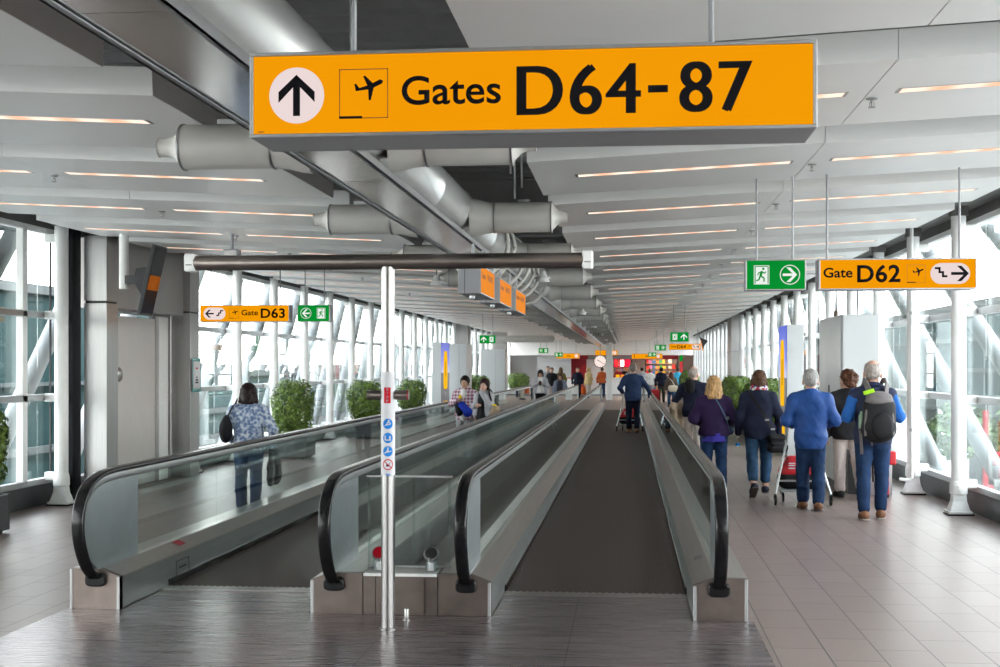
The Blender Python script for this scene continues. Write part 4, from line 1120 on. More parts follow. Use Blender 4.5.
def ad_pillar(loc, face, label, L=1.3, wd=0.32):
    """face +1: poster looks to +x"""
    t = thing('advertising_pillar', label, 'advertising pillar', loc)
    f = face
    MB().box(-f*wd, -f*0.012, 0, L, 0.0, 2.50).build('housing', 'grey_cabinet', t, bevel=0.01)
    MB().box(-f*0.012, 0, 0.03, L-0.03, 0.06, 2.49).build('poster', 'ad_poster', t)
    y = L/2; f2 = L*0.24; P = [(y-f2*.8, 0.95), (y+f2*.8, 0.95), (y+f2, 1.10), (y+f2, 1.95), (y+f2*.7, 2.22), (y-f2*.7, 2.22), (y-f2, 1.95), (y-f2, 1.10)]
    MB().prism(P, 'x', 0.0, f*0.004).build('yellow_figure', 'ad_yellow', t)
    MB().box(0, f*0.006, y-0.03, y+0.03, 1.35, 1.85).build('dark_word', 'sign_black', t)
    MB().box(0, f*0.004, y-0.07, y+0.07, 0.78, 0.86).build('white_block', 'ad_white', t)
    MB().box(0, f*0.004, y-0.40, y+0.40, 0.42, 0.56).build('yellow_word', 'ad_yellow', t)
    for z in (0.24, 0.32): MB().box(0, f*0.004, y-0.30, y+0.30, z, z+0.045).build('white_line', 'ad_white', t)
    return t
ad_pillar((2.95, 24.9, 0), -1, 'tall advertising pillar with blue and yellow poster beside blue-jacket person')
ad_pillar((-6.10, 42.1, 0), 1, 'tall advertising pillar with blue and yellow poster behind the plaid-shirt person', 1.9, 0.30)
# pale partitions and columns on the left, far along
def block(name, cat, lab, x0, x1, y0, y1, h, mat, par=None):
    t = thing(name, lab, cat, (x0, y0, 0))
    MB().box(0, x1-x0, 0, y1-y0, 0.08, h).build('body', mat, t, bevel=0.008)
    MB().box(0.02, x1-x0-0.02, 0.02, y1-y0-0.02, 0, 0.08).build('plinth', 'black_plastic', t)
    MB().box(-0.004, x1-x0+0.004, (y1-y0)*0.5-0.008, (y1-y0)*0.5+0.008, 0.08, h).build('panel_joint', 'alu_grey', t)
    MB().box((x1-x0)*0.62, (x1-x0)*0.62+0.012, -0.004, 0.01, 0.08, h-0.02).build('panel_joint', 'alu_grey', t)
    return t
block('service_cabinet', 'cabinet', 'tall pale grey cabinet just right of the left ad pillar', -6.45, -5.70, 45.6, 47.0, 2.50, 'grey_cabinet')
block('service_cabinet', 'cabinet', 'tall pale grey cabinet under the exit sign above the couple', -6.40, -5.35, 56.0, 57.2, 2.45, 'grey_cabinet')
def square_pillar(x0, x1, y0, y1, lab, mat):
    o = MB().box(x0, x1, y0, y1, 0.0, 3.6).build('pillar', mat, bevel=0.01); struct(o)
    MB().box(x0-0.01, x1+0.01, y0-0.01, y1+0.01, 2.2, 2.24).build('joint', 'alu_grey', o)
square_pillar(-6.95, -6.45, 52.0, 52.6, 'x', 'header_grey')
square_pillar(-6.40, -5.75, 61.0, 61.6, 'x', 'header_grey')
square_pillar(3.55, 4.0, 46.0, 47.8, 'x', 'header_grey')
struct(MB().box(-6.7, -3.30, 57.6, 58.4, 2.78, 3.08).build('ceiling_beam', 'nozzle', bevel=0.12, seg=4))
# small black kite-shaped banner hanging far on the right
t = thing('wall_camera', 'small black triangular bracket with orange edge hanging far on the right', 'bracket', (2.28, 40.0, 2.43)); t.scale = (0.42, 0.42, 0.42)
MB().prism([(-0.36, 0.42), (0.28, 0.14), (0.0, -0.22), (-0.10, -0.60), (-0.16, -0.10)], 'y', -0.03, 0.03).build('body', 'black_plastic', t)
MB().prism([(-0.30, 0.16), (-0.24, 0.18), (-0.05, -0.62), (-0.12, -0.60)], 'y', -0.04, -0.03).build('orange_edge', 'sign_orange', t)
MB().tube([(-0.33, 0, 0.40), (-0.42, 0, 0.80)], 0.02, 8).build('stem', 'black_plastic', t)

# ---------------------------------------------------------------- the shops at the end
PXM = 0.0592
def ex(px, y=77.0): return (px-629)/1300*y*1.001+0.0
M['shop_white'] = pmat('shop_white', (0.80, 0.76, 0.74), 0.5)
M['shop_lamp'] = emat('shop_lamp', (1.0, 0.74, 0.58), 14.0)
M['shop_screen'] = emat('shop_screen', (0.85, 0.02, 0.06), 1.0)
M['wood_warm'] = pmat('wood_warm', (0.55, 0.36, 0.22), 0.5, var=0.15, scale=4)
struct(MB().box(ex(537), ex(571), 77.7, 77.8, 0, 2.36).build('wall_back', 'grey_cabinet'))
for i in range(6):
    MB().box(ex(540), ex(569), 77.67, 77.7, 0.4+i*0.32, 0.405+i*0.32).build('groove', 'alu_grey', bpy.data.objects['wall_back'])
struct(MB().box(ex(535), ex(700), 83.5, 83.6, 0, 2.6).build('wall_back', 'shop_white'))
struct(MB().box(ex(535), ex(700), 77.5, 83.5, 2.42, 2.5).build('ceiling_shop', 'shop_white'))
t = thing('red_partition', 'large dark red wall panel left of the clock', 'wall panel', (ex(569.5), 78.6, 0))
w_ = ex(586)-ex(569.5)
MB().box(0, w_, 0, 0.08, 0.0, 2.30).build('board', 'dark_red', t, bevel=0.01)
MB().prism([(0.0, 0.6), (w_, 1.35), (w_, 1.9), (0, 1.25)], 'y', -0.012, 0.0).build('diagonal_band', 'red', t)
t = thing('white_partition', 'plain white partition between red panel and clock pillar', 'partition', (ex(586.5), 78.6, 0))
MB().box(0, ex(606)-ex(586.5), 0, 0.10, 0, 2.36).build('board', 'shop_white', t)
MB().box(0, ex(606)-ex(586.5), -0.02, 0.0, 0, 0.12).build('skirting', 'alu_grey', t)
struct(MB().box((606.5-629)/1300*66.4, (612.5-629)/1300*66.4, 66.0, 66.5, 0, 3.2).build('pillar', 'white_paint', bevel=0.02))
# white counter
for nm, a, b, y, lab in (('shop_counter', 597, 645, 75.8, 'long white shop counter ahead of the central walkway'), ('shop_counter', 566, 580, 74.8, 'small white counter with red top left of the clock')):
    t = thing(nm, lab, 'counter', (ex(a, y), y, 0)); w_ = ex(b, y)-ex(a, y)
    MB().box(0, w_, 0, 0.7, 0.08, 1.0).build('front', 'white_paint', t, bevel=0.01)
    MB().box(-0.02, w_+0.02, -0.03, 0.72, 1.0, 1.05).build('top', 'red' if a == 566 else 'shop_white', t, bevel=0.01)
    MB().box(0.03, w_-0.03, 0.03, 0.68, 0, 0.08).build('plinth', 'alu_grey', t)
    if a == 597:
        for i in range(3): MB().box(1.1+i*0.28, 1.32+i*0.28, 0.1, 0.35, 1.05, 1.22).build('display_box', 'ad_yellow' if i != 1 else 'sign_orange', t, bevel=0.01)
        for i in range(1, 4): MB().box(w_*i/4-0.006, w_*i/4+0.006, -0.006, 0.0, 0.1, 1.0).build('panel_joint', 'alu_grey', t)
# red fascia and screens
t = thing('shop_fascia', 'dark red fascia band above the distant shop fronts', 'fascia', (ex(570), 77.9, 2.12))
MB().box(0, ex(678)-ex(570), 0, 0.15, 0, 0.30).build('band', 'dark_red', t, bevel=0.01)
MB().box(ex(588)-ex(570), ex(636)-ex(570), -0.05, 0.0, 0.02, 0.2).build('grey_band', 'alu_grey', t)
for a, b in ((613, 617.5), (618.5, 631)):
    t = thing('menu_screen', 'bright red menu screen in the shop behind the blazer person, %s' % ('narrow one' if a < 615 else 'wide one'), 'screen', (ex(a), 80.5, 1.62))
    MB().box(0, ex(b)-ex(a), 0, 0.06, 0, 0.55).build('casing', 'black_plastic', t)
    MB().box(0.03, ex(b)-ex(a)-0.03, -0.006, 0.0, 0.03, 0.52).build('screen', 'shop_screen', t)
    MB().box(0.1, 0.3, -0.009, -0.006, 0.1, 0.45).build('picture', 'shop_lamp' if a > 615 else 'red', t)
    MB().tube([((ex(b)-ex(a))/2, 0.03, 0.55), ((ex(b)-ex(a))/2, 0.03, 0.82)], 0.02, 8).build('bracket', 'alu_grey', t)
for i in range(6):
    x = ex(592+i*15)
    o = thing('shop_light', 'bright warm ceiling lamp inside the distant shop', 'ceiling light', (x, 79.5+0.9*(i % 2), 2.37), group='lamps in the distant shop')
    MB().box(-0.35, 0.35, -0.35, 0.35, 0.0, 0.03).build('diffuser', 'shop_lamp', o)
    MB().box(-0.38, 0.38, -0.38, 0.38, 0.03, 0.05).build('frame', 'alu', o)
prod_cols = [(0.75, 0.06, 0.05), (0.85, 0.55, 0.05), (0.08, 0.25, 0.55), (0.85, 0.80, 0.72), (0.10, 0.42, 0.15), (0.55, 0.20, 0.45), (0.12, 0.10, 0.10), (0.88, 0.35, 0.08)]
pm = [pmat('packet_%d' % i, c, 0.4) for i, c in enumerate(prod_cols)]
def shop_shelf(x0, x1, y, lab, rows=6, grp='packets on the shop shelves', lab_='on the big black-framed shop shelf left of the D64 sign'):
    t = thing('shop_shelf', lab, 'shelf', (x0, y, 0)); w_ = x1-x0
    MB().box(0, w_, 0.36, 0.40, 0, 2.2).build('back_panel', 'shop_white', t)
    for x in (0, w_): MB().box(x-0.025, x+0.025, 0, 0.40, 0, 2.25).build('upright', 'black_plastic', t)
    MB().box(-0.025, w_+0.025, 0, 0.4, 2.2, 2.25).build('top_rail', 'black_plastic', t)
    for r in range(rows):
        z = 0.15+r*0.34
        MB().box(0.025, w_-0.025, 0.02, 0.36, z, z+0.03).build('shelf_board', 'wood_warm', t)
        x = 0.06; k = r
        while x < w_-0.30:
            bw = 0.16+0.10*((k*37) % 5)/5; bh = 0.17+0.10*((k*53) % 7)/7
            o = MB().box(x0+x, x0+x+bw-0.02, y+0.05, y+0.28, z+0.032, z+0.03+bh).build('packet', pm[(k*5+r*3) % 8], bevel=0.01, seg=1)
            tag(o, 'coloured packet %s' % lab_, 'packet', grp)
            x += bw; k += 1
shop_shelf(ex(646), ex(679), 81.0, 'black-framed shop shelf full of packets left of the D64 sign')
shop_shelf(ex(614), ex(632), 82.6, 'lit shop shelf behind the counter by the blazer person', 5, 'packets on the shelf behind the counter', 'on the lit shelf behind the counter by the blazer person')
t = thing('red_pilaster', 'slim red and white pilaster at the right edge of the shop', 'pilaster', (ex(679.5), 77.6, 0))
MB().box(0, 0.17, 0, 0.4, 0, 2.0).build('shaft', 'red', t)
MB().box(0, 0.17, 0, 0.4, 2.0, 2.36).build('sign_block', 'sign_green', t)

# ---------------------------------------------------------------- outside
M['concrete_out'] = pmat('concrete_out', (0.45, 0.45, 0.43), 0.8, var=0.12, scale=0.3)
M['clad_pale'] = pmat('clad_pale', (0.10, 0.11, 0.11), 0.6, var=0.04, spec=0.2)
M['clad_teal'] = pmat('clad_teal', (0.014, 0.045, 0.046), 0.5, var=0.3, scale=0.6, spec=0.08)
M['clad_dark'] = pmat('clad_dark', (0.012, 0.022, 0.025), 0.4, var=0.2, scale=0.5)
M['brace_white'] = pmat('brace_white', (0.26, 0.28, 0.285), 0.5, var=0.02)
M['red_out'] = pmat('red_out', (0.40, 0.01, 0.02), 0.5)
struct(MB().box(-160, 160, -120, 220, -4.3, -4.0).build('ground', 'concrete_out'))
def brace(x, y0, rise, side, lab, grp):
    t = thing('diagonal_brace', lab, 'brace', (x, y0, 0), group=grp)
    MB().tube([(0, 0, -0.6), (0, rise, 3.9)], 0.12, 20).build('tube', 'brace_white', t, smooth=True)
    for q in (0.0, 1.0):
        c = Vector((0, rise*q, -0.6+4.5*q))
        MB().ball(c, 0.17, 14, 8).build('node_joint', 'brace_white', t, smooth=True)
for i in range(26):
    y = 6.0+i*2.42
    if i < 18: brace(4.75, 6.0+i*3.63+2.0, 10.5, 1, 'white diagonal steel tube outside the right glass wall', 'braces outside the right glass wall')
    brace(-7.95, y+1.2, 4.6, -1, 'white diagonal steel tube outside the left glass wall', 'braces outside the left glass wall')
def pier(name, lab, x0, x1, y0, y1, z0, z1, bands, legs=True):
    """long raised passenger bridge: pale bands with ribbons of teal glass between and posts below"""
    t = thing(name, lab, 'building', (0, 0, 0))
    MB().box(x0, x1, y0, y1, z0, z1).build('core', 'clad_teal', t)
    for a, b in bands:
        MB().box(x0-0.15, x1+0.15, y0-0.15, y1+0.15, a, b).build('pale_band', 'clad_pale', t)
    xs = x0-0.02 if x0 > 0 else x1-0.03
    n = int((y1-y0)/3.0)
    for i in range(n+1):
        yy = y0+i*(y1-y0)/n
        MB().box(xs, xs+0.05, yy-0.05, yy+0.05, z0, z1).build('mullion', 'brace_white', t)
    if legs:
        for i in range(5):
            yy = y0+(i+0.5)*(y1-y0)/5
            MB().box((x0+x1)/2-0.4, (x0+x1)/2+0.4, yy-0.4, yy+0.4, -4.0, z0).build('support', 'clad_pale', t)
    return t
pier('passenger_bridge', 'long teal glass passenger bridge outside the right windows', 9.5, 13.0, 30.0, 72.0, 0.5, 3.3, ((0.4, 0.75), (1.55, 1.66), (2.40, 2.52), (3.2, 3.5)))
pier('passenger_bridge', 'long pale passenger bridge outside the left windows', -20.0, -16.0, 40.0, 100.0, -1.2, 1.5, ((-1.4, -0.9), (-0.1, 0.1), (1.3, 1.8)))
pier('terminal_wing', 'dark glass terminal wing seen through the left corner window', -22.0, -13.0, 22.0, 35.0, -4.0, 3.3, ((-0.2, -0.05), (1.28, 1.36), (3.3, 3.5)), False)
pier('terminal_wing', 'low pale terminal building far beyond the right windows', 60.0, 74.0, 30.0, 190.0, -4.0, 1.9, ((-4.0, -2.5), (-1.0, -0.2), (0.9, 2.2)), False)
pier('terminal_wing', 'low pale terminal building far beyond the left windows', -86.0, -70.0, 60.0, 210.0, -4.0, 1.9, ((-4.0, -2.5), (-1.0, -0.2), (0.9, 2.2)), False)
t = thing('reflection_slab', 'added dark canopy outside the left corner window', 'backdrop', (-7.45, 4.0, 3.55))  # added slab, stands in for the dark reflection high in the corner window
MB().box(-3.0, 0, 0, 12.3, 0.06, 0.30).build('slab', 'clad_dark', t)
MB().box(-3.05, -3.0, -0.05, 12.35, 0.0, 0.34).build('edge_trim', 'clad_pale', t)
for y in (0.6, 4.3, 8.0, 11.7): MB().box(-2.9, 0, y-0.06, y+0.06, -0.12, 0.06).build('rib_beam', 'clad_dark', t)
def tree(loc, r, h, lab, seed, grp=None):
    t = thing('tree', lab, 'tree', loc, group=grp)
    MB().tube([(0, 0, 0), (0.05, 0.05, h*0.6), (0, 0, h)], [0.10, 0.08, 0.04], 8).build('trunk', 'bark', t, smooth=True)
    def sh(rr):
        d = Vector((rr.gauss(0, 1), rr.gauss(0, 1), rr.gauss(0, 1))).normalized()
        k = r*(1-abs(rr.gauss(0, .25)))*(1+.15*math.sin(5*d.x+4*d.z))
        return (d.x*k, d.y*k, h+d.z*k*0.8), d
    leaves(1400, sh, 0.12, seed).build('foliage', 'leaf_out', t)
for i, (x, y, r, h, lab) in enumerate(((7.6, 26.0, 0.7, 4.3, 'green tree outside, seen low through the windows right of backpack person'), (7.8, 31.5, 0.8, 4.2, 'green tree outside beyond the second right-hand column'), (6.6, 19.5, 0.7, 3.6, 'small green tree outside near the red frame'))):
    tree((x, y, -4.0), r, h, lab, 50+i)
# red steel frame of a ground vehicle and low kerbs
t = thing('ladder_stand', 'red steel frame on the apron outside the right windows', 'frame', (6.5, 24.6, -4.0))
for x in (0, 0.9): 
    MB().tube([(x, 0, 0), (x, 0, 4.9 if x == 0 else 4.2)], 0.05, 10).build('upright', 'red_out', t)
for z in (2.9, 3.5, 4.1): MB().tube([(0, 0, z), (1.6, 0.3, z)], 0.04, 8).build('rail', 'red_out', t)
MB().tube([(0.0, 0, 4.1), (0.9, 0.1, 2.9)], 0.035, 8).build('stay', 'red_out', t)
for i in range(7):
    t = thing('service_truck' if i % 2 else 'baggage_cart', 'pale low vehicle parked on the apron outside', 'vehicle', ((16+3.2*i) if i < 4 else -(15+6*(i-4)), (33+7.5*i) if i < 4 else 40+9*(i-4), -4.0), group='vehicles on the apron')
    MB().box(-0.9, 0.9, -1.8, 1.2, 0.45, 1.7+0.5*(i % 2)).build('load_body', 'clad_pale', t, bevel=0.06)
    MB().box(-0.85, 0.85, 1.25, 2.2, 0.45, 1.6).build('cab', 'brace_white', t, bevel=0.15)
    for sx in (-0.8, 0.8):
        for yy in (-1.1, 1.6): MB().lathe([(0.32, -0.1), (0.32, 0.1)], (sx, yy, 0.32), 18, 'x').build('wheel', 'black_rubber', t)
# ================================================================== PEOPLE
class Field:
    """A smooth solid built from rounded limbs on a grid, turned into one continuous surface."""
    def __init__(s): s.p = []; s.clips = []; s.noise = []
    def cap(s, a, b, ra, rb=None, k=0.02, op='u'):
        s.p.append(('c', np.array(a, float), np.array(b, float), float(ra), float(ra if rb is None else rb), k, op)); return s
    def ell(s, c, r, k=0.02, op='u', R=None):
        s.p.append(('e', np.array(c, float), np.array(r, float), R, None, k, op)); return s
    def clip(s, n, d): n = np.array(n, float); s.clips.append((n/np.linalg.norm(n), d)); return s
    def wrinkle(s, amp, freq, seed=0): s.noise.append((amp, freq, seed)); return s
    def bounds(s):
        lo = np.full(3, 1e9); hi = -lo
        for t, a, b, c, d, k, op in s.p:
            if op == 's': continue
            if t == 'c': l = np.minimum(a-c, b-d); h = np.maximum(a+c, b+d)
            else: m = np.max(b) if c is not None else b; l = a-m; h = a+m
            lo = np.minimum(lo, l); hi = np.maximum(hi, h)
        return lo, hi
    def mesh(s, h):
        lo, hi = s.bounds(); lo = lo-4*h; hi = hi+4*h
        n = np.ceil((hi-lo)/h).astype(int)+1
        ax = [lo[i]+h*np.arange(n[i]) for i in range(3)]
        D = np.full(tuple(n), 0.5, np.float32)
        for t, a, b, c, d, k, op in s.p:
            if t == 'c': l = np.minimum(a-c, b-d); u = np.maximum(a+c, b+d)
            else: m = np.max(b) if c is not None else b; l = a-m; u = a+m
            mg = k+4*h
            i0 = np.maximum(0, np.floor((l-mg-lo)/h).astype(int)); i1 = np.minimum(n, np.ceil((u+mg-lo)/h).astype(int)+1)
            if np.any(i1 <= i0): continue
            X = ax[0][i0[0]:i1[0]][:, None, None]; Y = ax[1][i0[1]:i1[1]][None, :, None]; Z = ax[2][i0[2]:i1[2]][None, None, :]
            if t == 'c':
                ba = b-a; L = max(1e-9, float(ba@ba))
                q = np.clip(((X-a[0])*ba[0]+(Y-a[1])*ba[1]+(Z-a[2])*ba[2])/L, 0, 1)
                f = np.sqrt((X-a[0]-q*ba[0])**2+(Y-a[1]-q*ba[1])**2+(Z-a[2]-q*ba[2])**2)-(c+(d-c)*q)
            else:
                x, y, z = X-a[0], Y-a[1], Z-a[2]
                if c is not None:
                    x, y, z = (c[0][0]*x+c[1][0]*y+c[2][0]*z, c[0][1]*x+c[1][1]*y+c[2][1]*z, c[0][2]*x+c[1][2]*y+c[2][2]*z)
                k0 = np.sqrt((x/b[0])**2+(y/b[1])**2+(z/b[2])**2); k1 = np.sqrt((x/b[0]**2)**2+(y/b[1]**2)**2+(z/b[2]**2)**2)
                f = np.where(k1 > 1e-6, k0*(k0-1)/np.maximum(k1, 1e-6), -np.min(b))
            V = D[i0[0]:i1[0], i0[1]:i1[1], i0[2]:i1[2]]
            if op == 'u':
                q = np.clip(0.5+0.5*(V-f)/k, 0, 1); V[...] = V*(1-q)+f*q-k*q*(1-q)
            else:
                g = -f; q = np.clip(0.5+0.5*(g-V)/k, 0, 1); V[...] = V*(1-q)+g*q+k*q*(1-q)
        X = ax[0][:, None, None]; Y = ax[1][None, :, None]; Z = ax[2][None, None, :]
        for amp, fr, sd in s.noise:
            r = np.random.RandomState(sd)
            for _ in range(4):
                v = r.randn(3); v /= np.linalg.norm(v); v *= fr*(0.6+0.8*r.rand())
                w = r.randn(3); w /= np.linalg.norm(w); w *= fr*(0.4+0.6*r.rand())
                D += (amp*0.35*np.sin(v[0]*X+v[1]*Y+v[2]*Z+r.rand()*6+1.3*np.sin(w[0]*X+w[1]*Y+w[2]*Z))).astype(np.float32)
        for nn, dd in s.clips:
            D = np.maximum(D, (nn[0]*X+nn[1]*Y+nn[2]*Z-dd).astype(np.float32))
        return nets(D, lo, h)
def nets(D, lo, h):
    D = np.where(D == 0, 1e-6, D); ins = D < 0
    c8 = [(i, j, k) for i in (0, 1) for j in (0, 1) for k in (0, 1)]
    sh = [D.shape[i]-1 for i in range(3)]
    sl = lambda A, o: A[o[0]:o[0]+sh[0], o[1]:o[1]+sh[1], o[2]:o[2]+sh[2]]
    cnt = sum(sl(ins, o).astype(np.int8) for o in c8)
    act = np.argwhere((cnt > 0) & (cnt < 8))
    vals = np.stack([D[act[:, 0]+o[0], act[:, 1]+o[1], act[:, 2]+o[2]] for o in c8], 1)
    P = np.zeros((len(act), 3)); W = np.zeros(len(act)); C = np.array(c8, float)
    for a in range(8):
        for b in range(a+1, 8):
            if np.abs(C[a]-C[b]).sum() != 1: continue
            m = (vals[:, a] < 0) != (vals[:, b] < 0)
            t = vals[:, a]/np.where(m, vals[:, a]-vals[:, b], 1)
            P += np.where(m[:, None], C[a]+(C[b]-C[a])*t[:, None], 0); W += m
    P = lo+h*(act+P/W[:, None])
    idx = -np.ones(tuple(sh), int); idx[act[:, 0], act[:, 1], act[:, 2]] = np.arange(len(act))
    quads = []
    for d in range(3):
        e1, e2 = (d+1) % 3, (d+2) % 3
        o = [0, 0, 0]; o[d] = 1
        A = ins[tuple(slice(0, ins.shape[i]-o[i]) for i in range(3))]; B = ins[tuple(slice(o[i], None) for i in range(3))]
        E = np.argwhere(A != B)
        ok = (E[:, e1] > 0) & (E[:, e2] > 0) & (E[:, e1] < sh[e1]) & (E[:, e2] < sh[e2]); E = E[ok]
        flip = A[E[:, 0], E[:, 1], E[:, 2]]
        def at(da, db):
            Q = E.copy(); Q[:, e1] -= da; Q[:, e2] -= db
            return idx[Q[:, 0], Q[:, 1], Q[:, 2]]
        q = np.stack([at(1, 1), at(0, 1), at(0, 0), at(1, 0)], 1)
        q[~flip] = q[~flip][:, ::-1]
        quads.append(q)
    return P, np.concatenate(quads)
def field_obj(F, name, mat, parent, h):
    P, Q = F.mesh(h)
    me = bpy.data.meshes.new(name)
    me.vertices.add(len(P)); me.vertices.foreach_set('co', P.astype(np.float32).ravel())
    me.loops.add(len(Q)*4); me.loops.foreach_set('vertex_index', Q.astype(np.int32).ravel())
    me.polygons.add(len(Q)); me.polygons.foreach_set('loop_start', np.arange(0, len(Q)*4, 4, dtype=np.int32))
    me.polygons.foreach_set('use_smooth', np.ones(len(Q), bool))
    me.update(calc_edges=True); me.validate()
    me.materials.append(M[mat] if isinstance(mat, str) else mat)
    o = bpy.data.objects.new(name, me); COL.objects.link(o); o.parent = parent
    return o

_cl = {}
def cloth(c, rough=0.8, var=0.10, scale=18, bump=0.15):
    key = (tuple(c), rough, var)
    if key not in _cl: _cl[key] = pmat('cloth_%d' % len(_cl), c, rough, var=var, scale=scale, bump=bump, bscale=160, spec=0.25)
    return _cl[key]
def denim(c): 
    key = ('d',)+tuple(c)
    if key not in _cl: _cl[key] = pmat('denim_%d' % len(_cl), c, 0.8, var=0.28, scale=9, bump=0.2, bscale=220, spec=0.2)
    return _cl[key]
def hairm(c, var=0.45):
    key = ('h',)+tuple(c)
    if key not in _cl: _cl[key] = pmat('hair_%d' % len(_cl), c, 0.5, var=var, scale=60, stretch=(1, 1, 0.18), bump=0.4, bscale=90, spec=0.18)
    return _cl[key]
M['skin'] = pmat('skin', (0.56, 0.33, 0.24), 0.5, var=0.06, scale=12)
M['skin_pale'] = pmat('skin_pale', (0.62, 0.38, 0.29), 0.5, var=0.06, scale=12)
M['skin_tan'] = pmat('skin_tan', (0.50, 0.29, 0.19), 0.5, var=0.06, scale=12)
M['eye_white'] = pmat('eye_white', (0.7, 0.7, 0.68), 0.3)
M['iris'] = pmat('iris', (0.02, 0.015, 0.01), 0.2)
M['lip'] = pmat('lip', (0.42, 0.16, 0.14), 0.5)
def plaid_mat():
    m, nt, b = new_mat('plaid_cloth'); tc = node(nt, 'ShaderNodeTexCoord')
    w1_ = node(nt, 'ShaderNodeTexWave', wave_type='BANDS', bands_direction='X', i_Scale=5.0); w2_ = node(nt, 'ShaderNodeTexWave', wave_type='BANDS', bands_direction='Z', i_Scale=5.0)
    nt.links.new(tc.outputs['Object'], w1_.inputs[0]); nt.links.new(tc.outputs['Object'], w2_.inputs[0])
    r1 = node(nt, 'ShaderNodeValToRGB'); r2 = node(nt, 'ShaderNodeValToRGB')
    for r, c in ((r1, (0.50, 0.02, 0.03, 1)), (r2, (0.04, 0.07, 0.30, 1))):
        r.color_ramp.elements[0].color = (0.70, 0.66, 0.66, 1); r.color_ramp.elements[1].color = c
        r.color_ramp.elements[0].position = 0.35; r.color_ramp.elements[1].position = 0.65
    nt.links.new(w1_.outputs['Fac'], r1.inputs[0]); nt.links.new(w2_.outputs['Fac'], r2.inputs[0])
    mx = node(nt, 'ShaderNodeMix', data_type='RGBA'); mx.inputs[0].default_value = 0.5
    nt.links.new(r1.outputs[0], mx.inputs[6]); nt.links.new(r2.outputs[0], mx.inputs[7]); nt.links.new(mx.outputs[2], b.inputs['Base Color'])
    b.inputs['Roughness'].default_value = 0.8; return m
M['plaid'] = plaid_mat()
def floral_mat():
    m, nt, b = new_mat('floral_cloth'); tc = node(nt, 'ShaderNodeTexCoord')
    vo = node(nt, 'ShaderNodeTexVoronoi', i_Scale=26.0); nz = node(nt, 'ShaderNodeTexNoise', i_Scale=30.0, i_Detail=4.0)
    nt.links.new(tc.outputs['Object'], vo.inputs['Vector']); nt.links.new(tc.outputs['Object'], nz.inputs['Vector'])
    ml = node(nt, 'ShaderNodeMath', operation='MULTIPLY'); ml.inputs[1].default_value = 0.75
    ad = node(nt, 'ShaderNodeMath', operation='ADD'); nt.links.new(vo.outputs['Distance'], ad.inputs[0]); nt.links.new(nz.outputs['Fac'], ad.inputs[1])
    r = node(nt, 'ShaderNodeValToRGB'); e = r.color_ramp.elements
    e[0].position = 0.62; e[0].color = (0.10, 0.16, 0.30, 1); e[1].position = 1.0; e[1].color = (0.55, 0.60, 0.66, 1)
    q = e.new(0.86); q.color = (0.38, 0.45, 0.56, 1)
    nt.links.new(ad.outputs[0], ml.inputs[0]); nt.links.new(ml.outputs[0], r.inputs[0]); nt.links.new(r.outputs[0], b.inputs['Base Color']); b.inputs['Roughness'].default_value = 0.75
    return m
M['floral'] = floral_mat()
def scarf_mat():
    m, nt, b = new_mat('scarf_cloth'); tc = node(nt, 'ShaderNodeTexCoord')
    vo = node(nt, 'ShaderNodeTexVoronoi', i_Scale=30.0); nt.links.new(tc.outputs['Object'], vo.inputs['Vector'])
    r = node(nt, 'ShaderNodeValToRGB'); r.color_ramp.interpolation = 'CONSTANT'; e = r.color_ramp.elements
    e[0].color = (0.55, 0.03, 0.05, 1); e[1].position = 0.4; e[1].color = (0.75, 0.72, 0.72, 1); q = e.new(0.7); q.color = (0.05, 0.08, 0.35, 1)
    sp_ = node(nt, 'ShaderNodeSeparateColor'); nt.links.new(vo.outputs['Color'], sp_.inputs[0]); nt.links.new(sp_.outputs[0], r.inputs[0])
    nt.links.new(r.outputs[0], b.inputs['Base Color']); b.inputs['Roughness'].default_value = 0.8; return m
M['scarf'] = scarf_mat()

def V3(*a): return np.array(a, float)
def rotz(a): c, s_ = math.cos(a), math.sin(a); return np.array(((c, -s_, 0), (s_, c, 0), (0, 0, 1)))
def rotx(a): c, s_ = math.cos(a), math.sin(a); return np.array(((1, 0, 0), (0, c, -s_), (0, s_, c)))
ARM_DOWN = {'e': (0.150, -0.015, 0.635), 'w': (0.160, 0.03, 0.490), 'hd': (0.0, 0.10, -1), 'pn': (-1, 0.1, 0)}
ARM_PUSH = {'e': (0.150, -0.025, 0.635), 'w': (0.115, 0.135, 0.600), 'hd': (-0.1, 1, -0.1), 'pn': (0, 0, -1)}
ARM_CHEST = {'e': (0.160, 0.01, 0.650), 'w': (0.065, 0.125, 0.700), 'hd': (-0.8, 0.4, 0.5), 'pn': (-0.2, -1, 0)}
STAND = {'L': (0.02, 0.02, 0.0), 'R': (-0.02, 0.02, 0.0)}
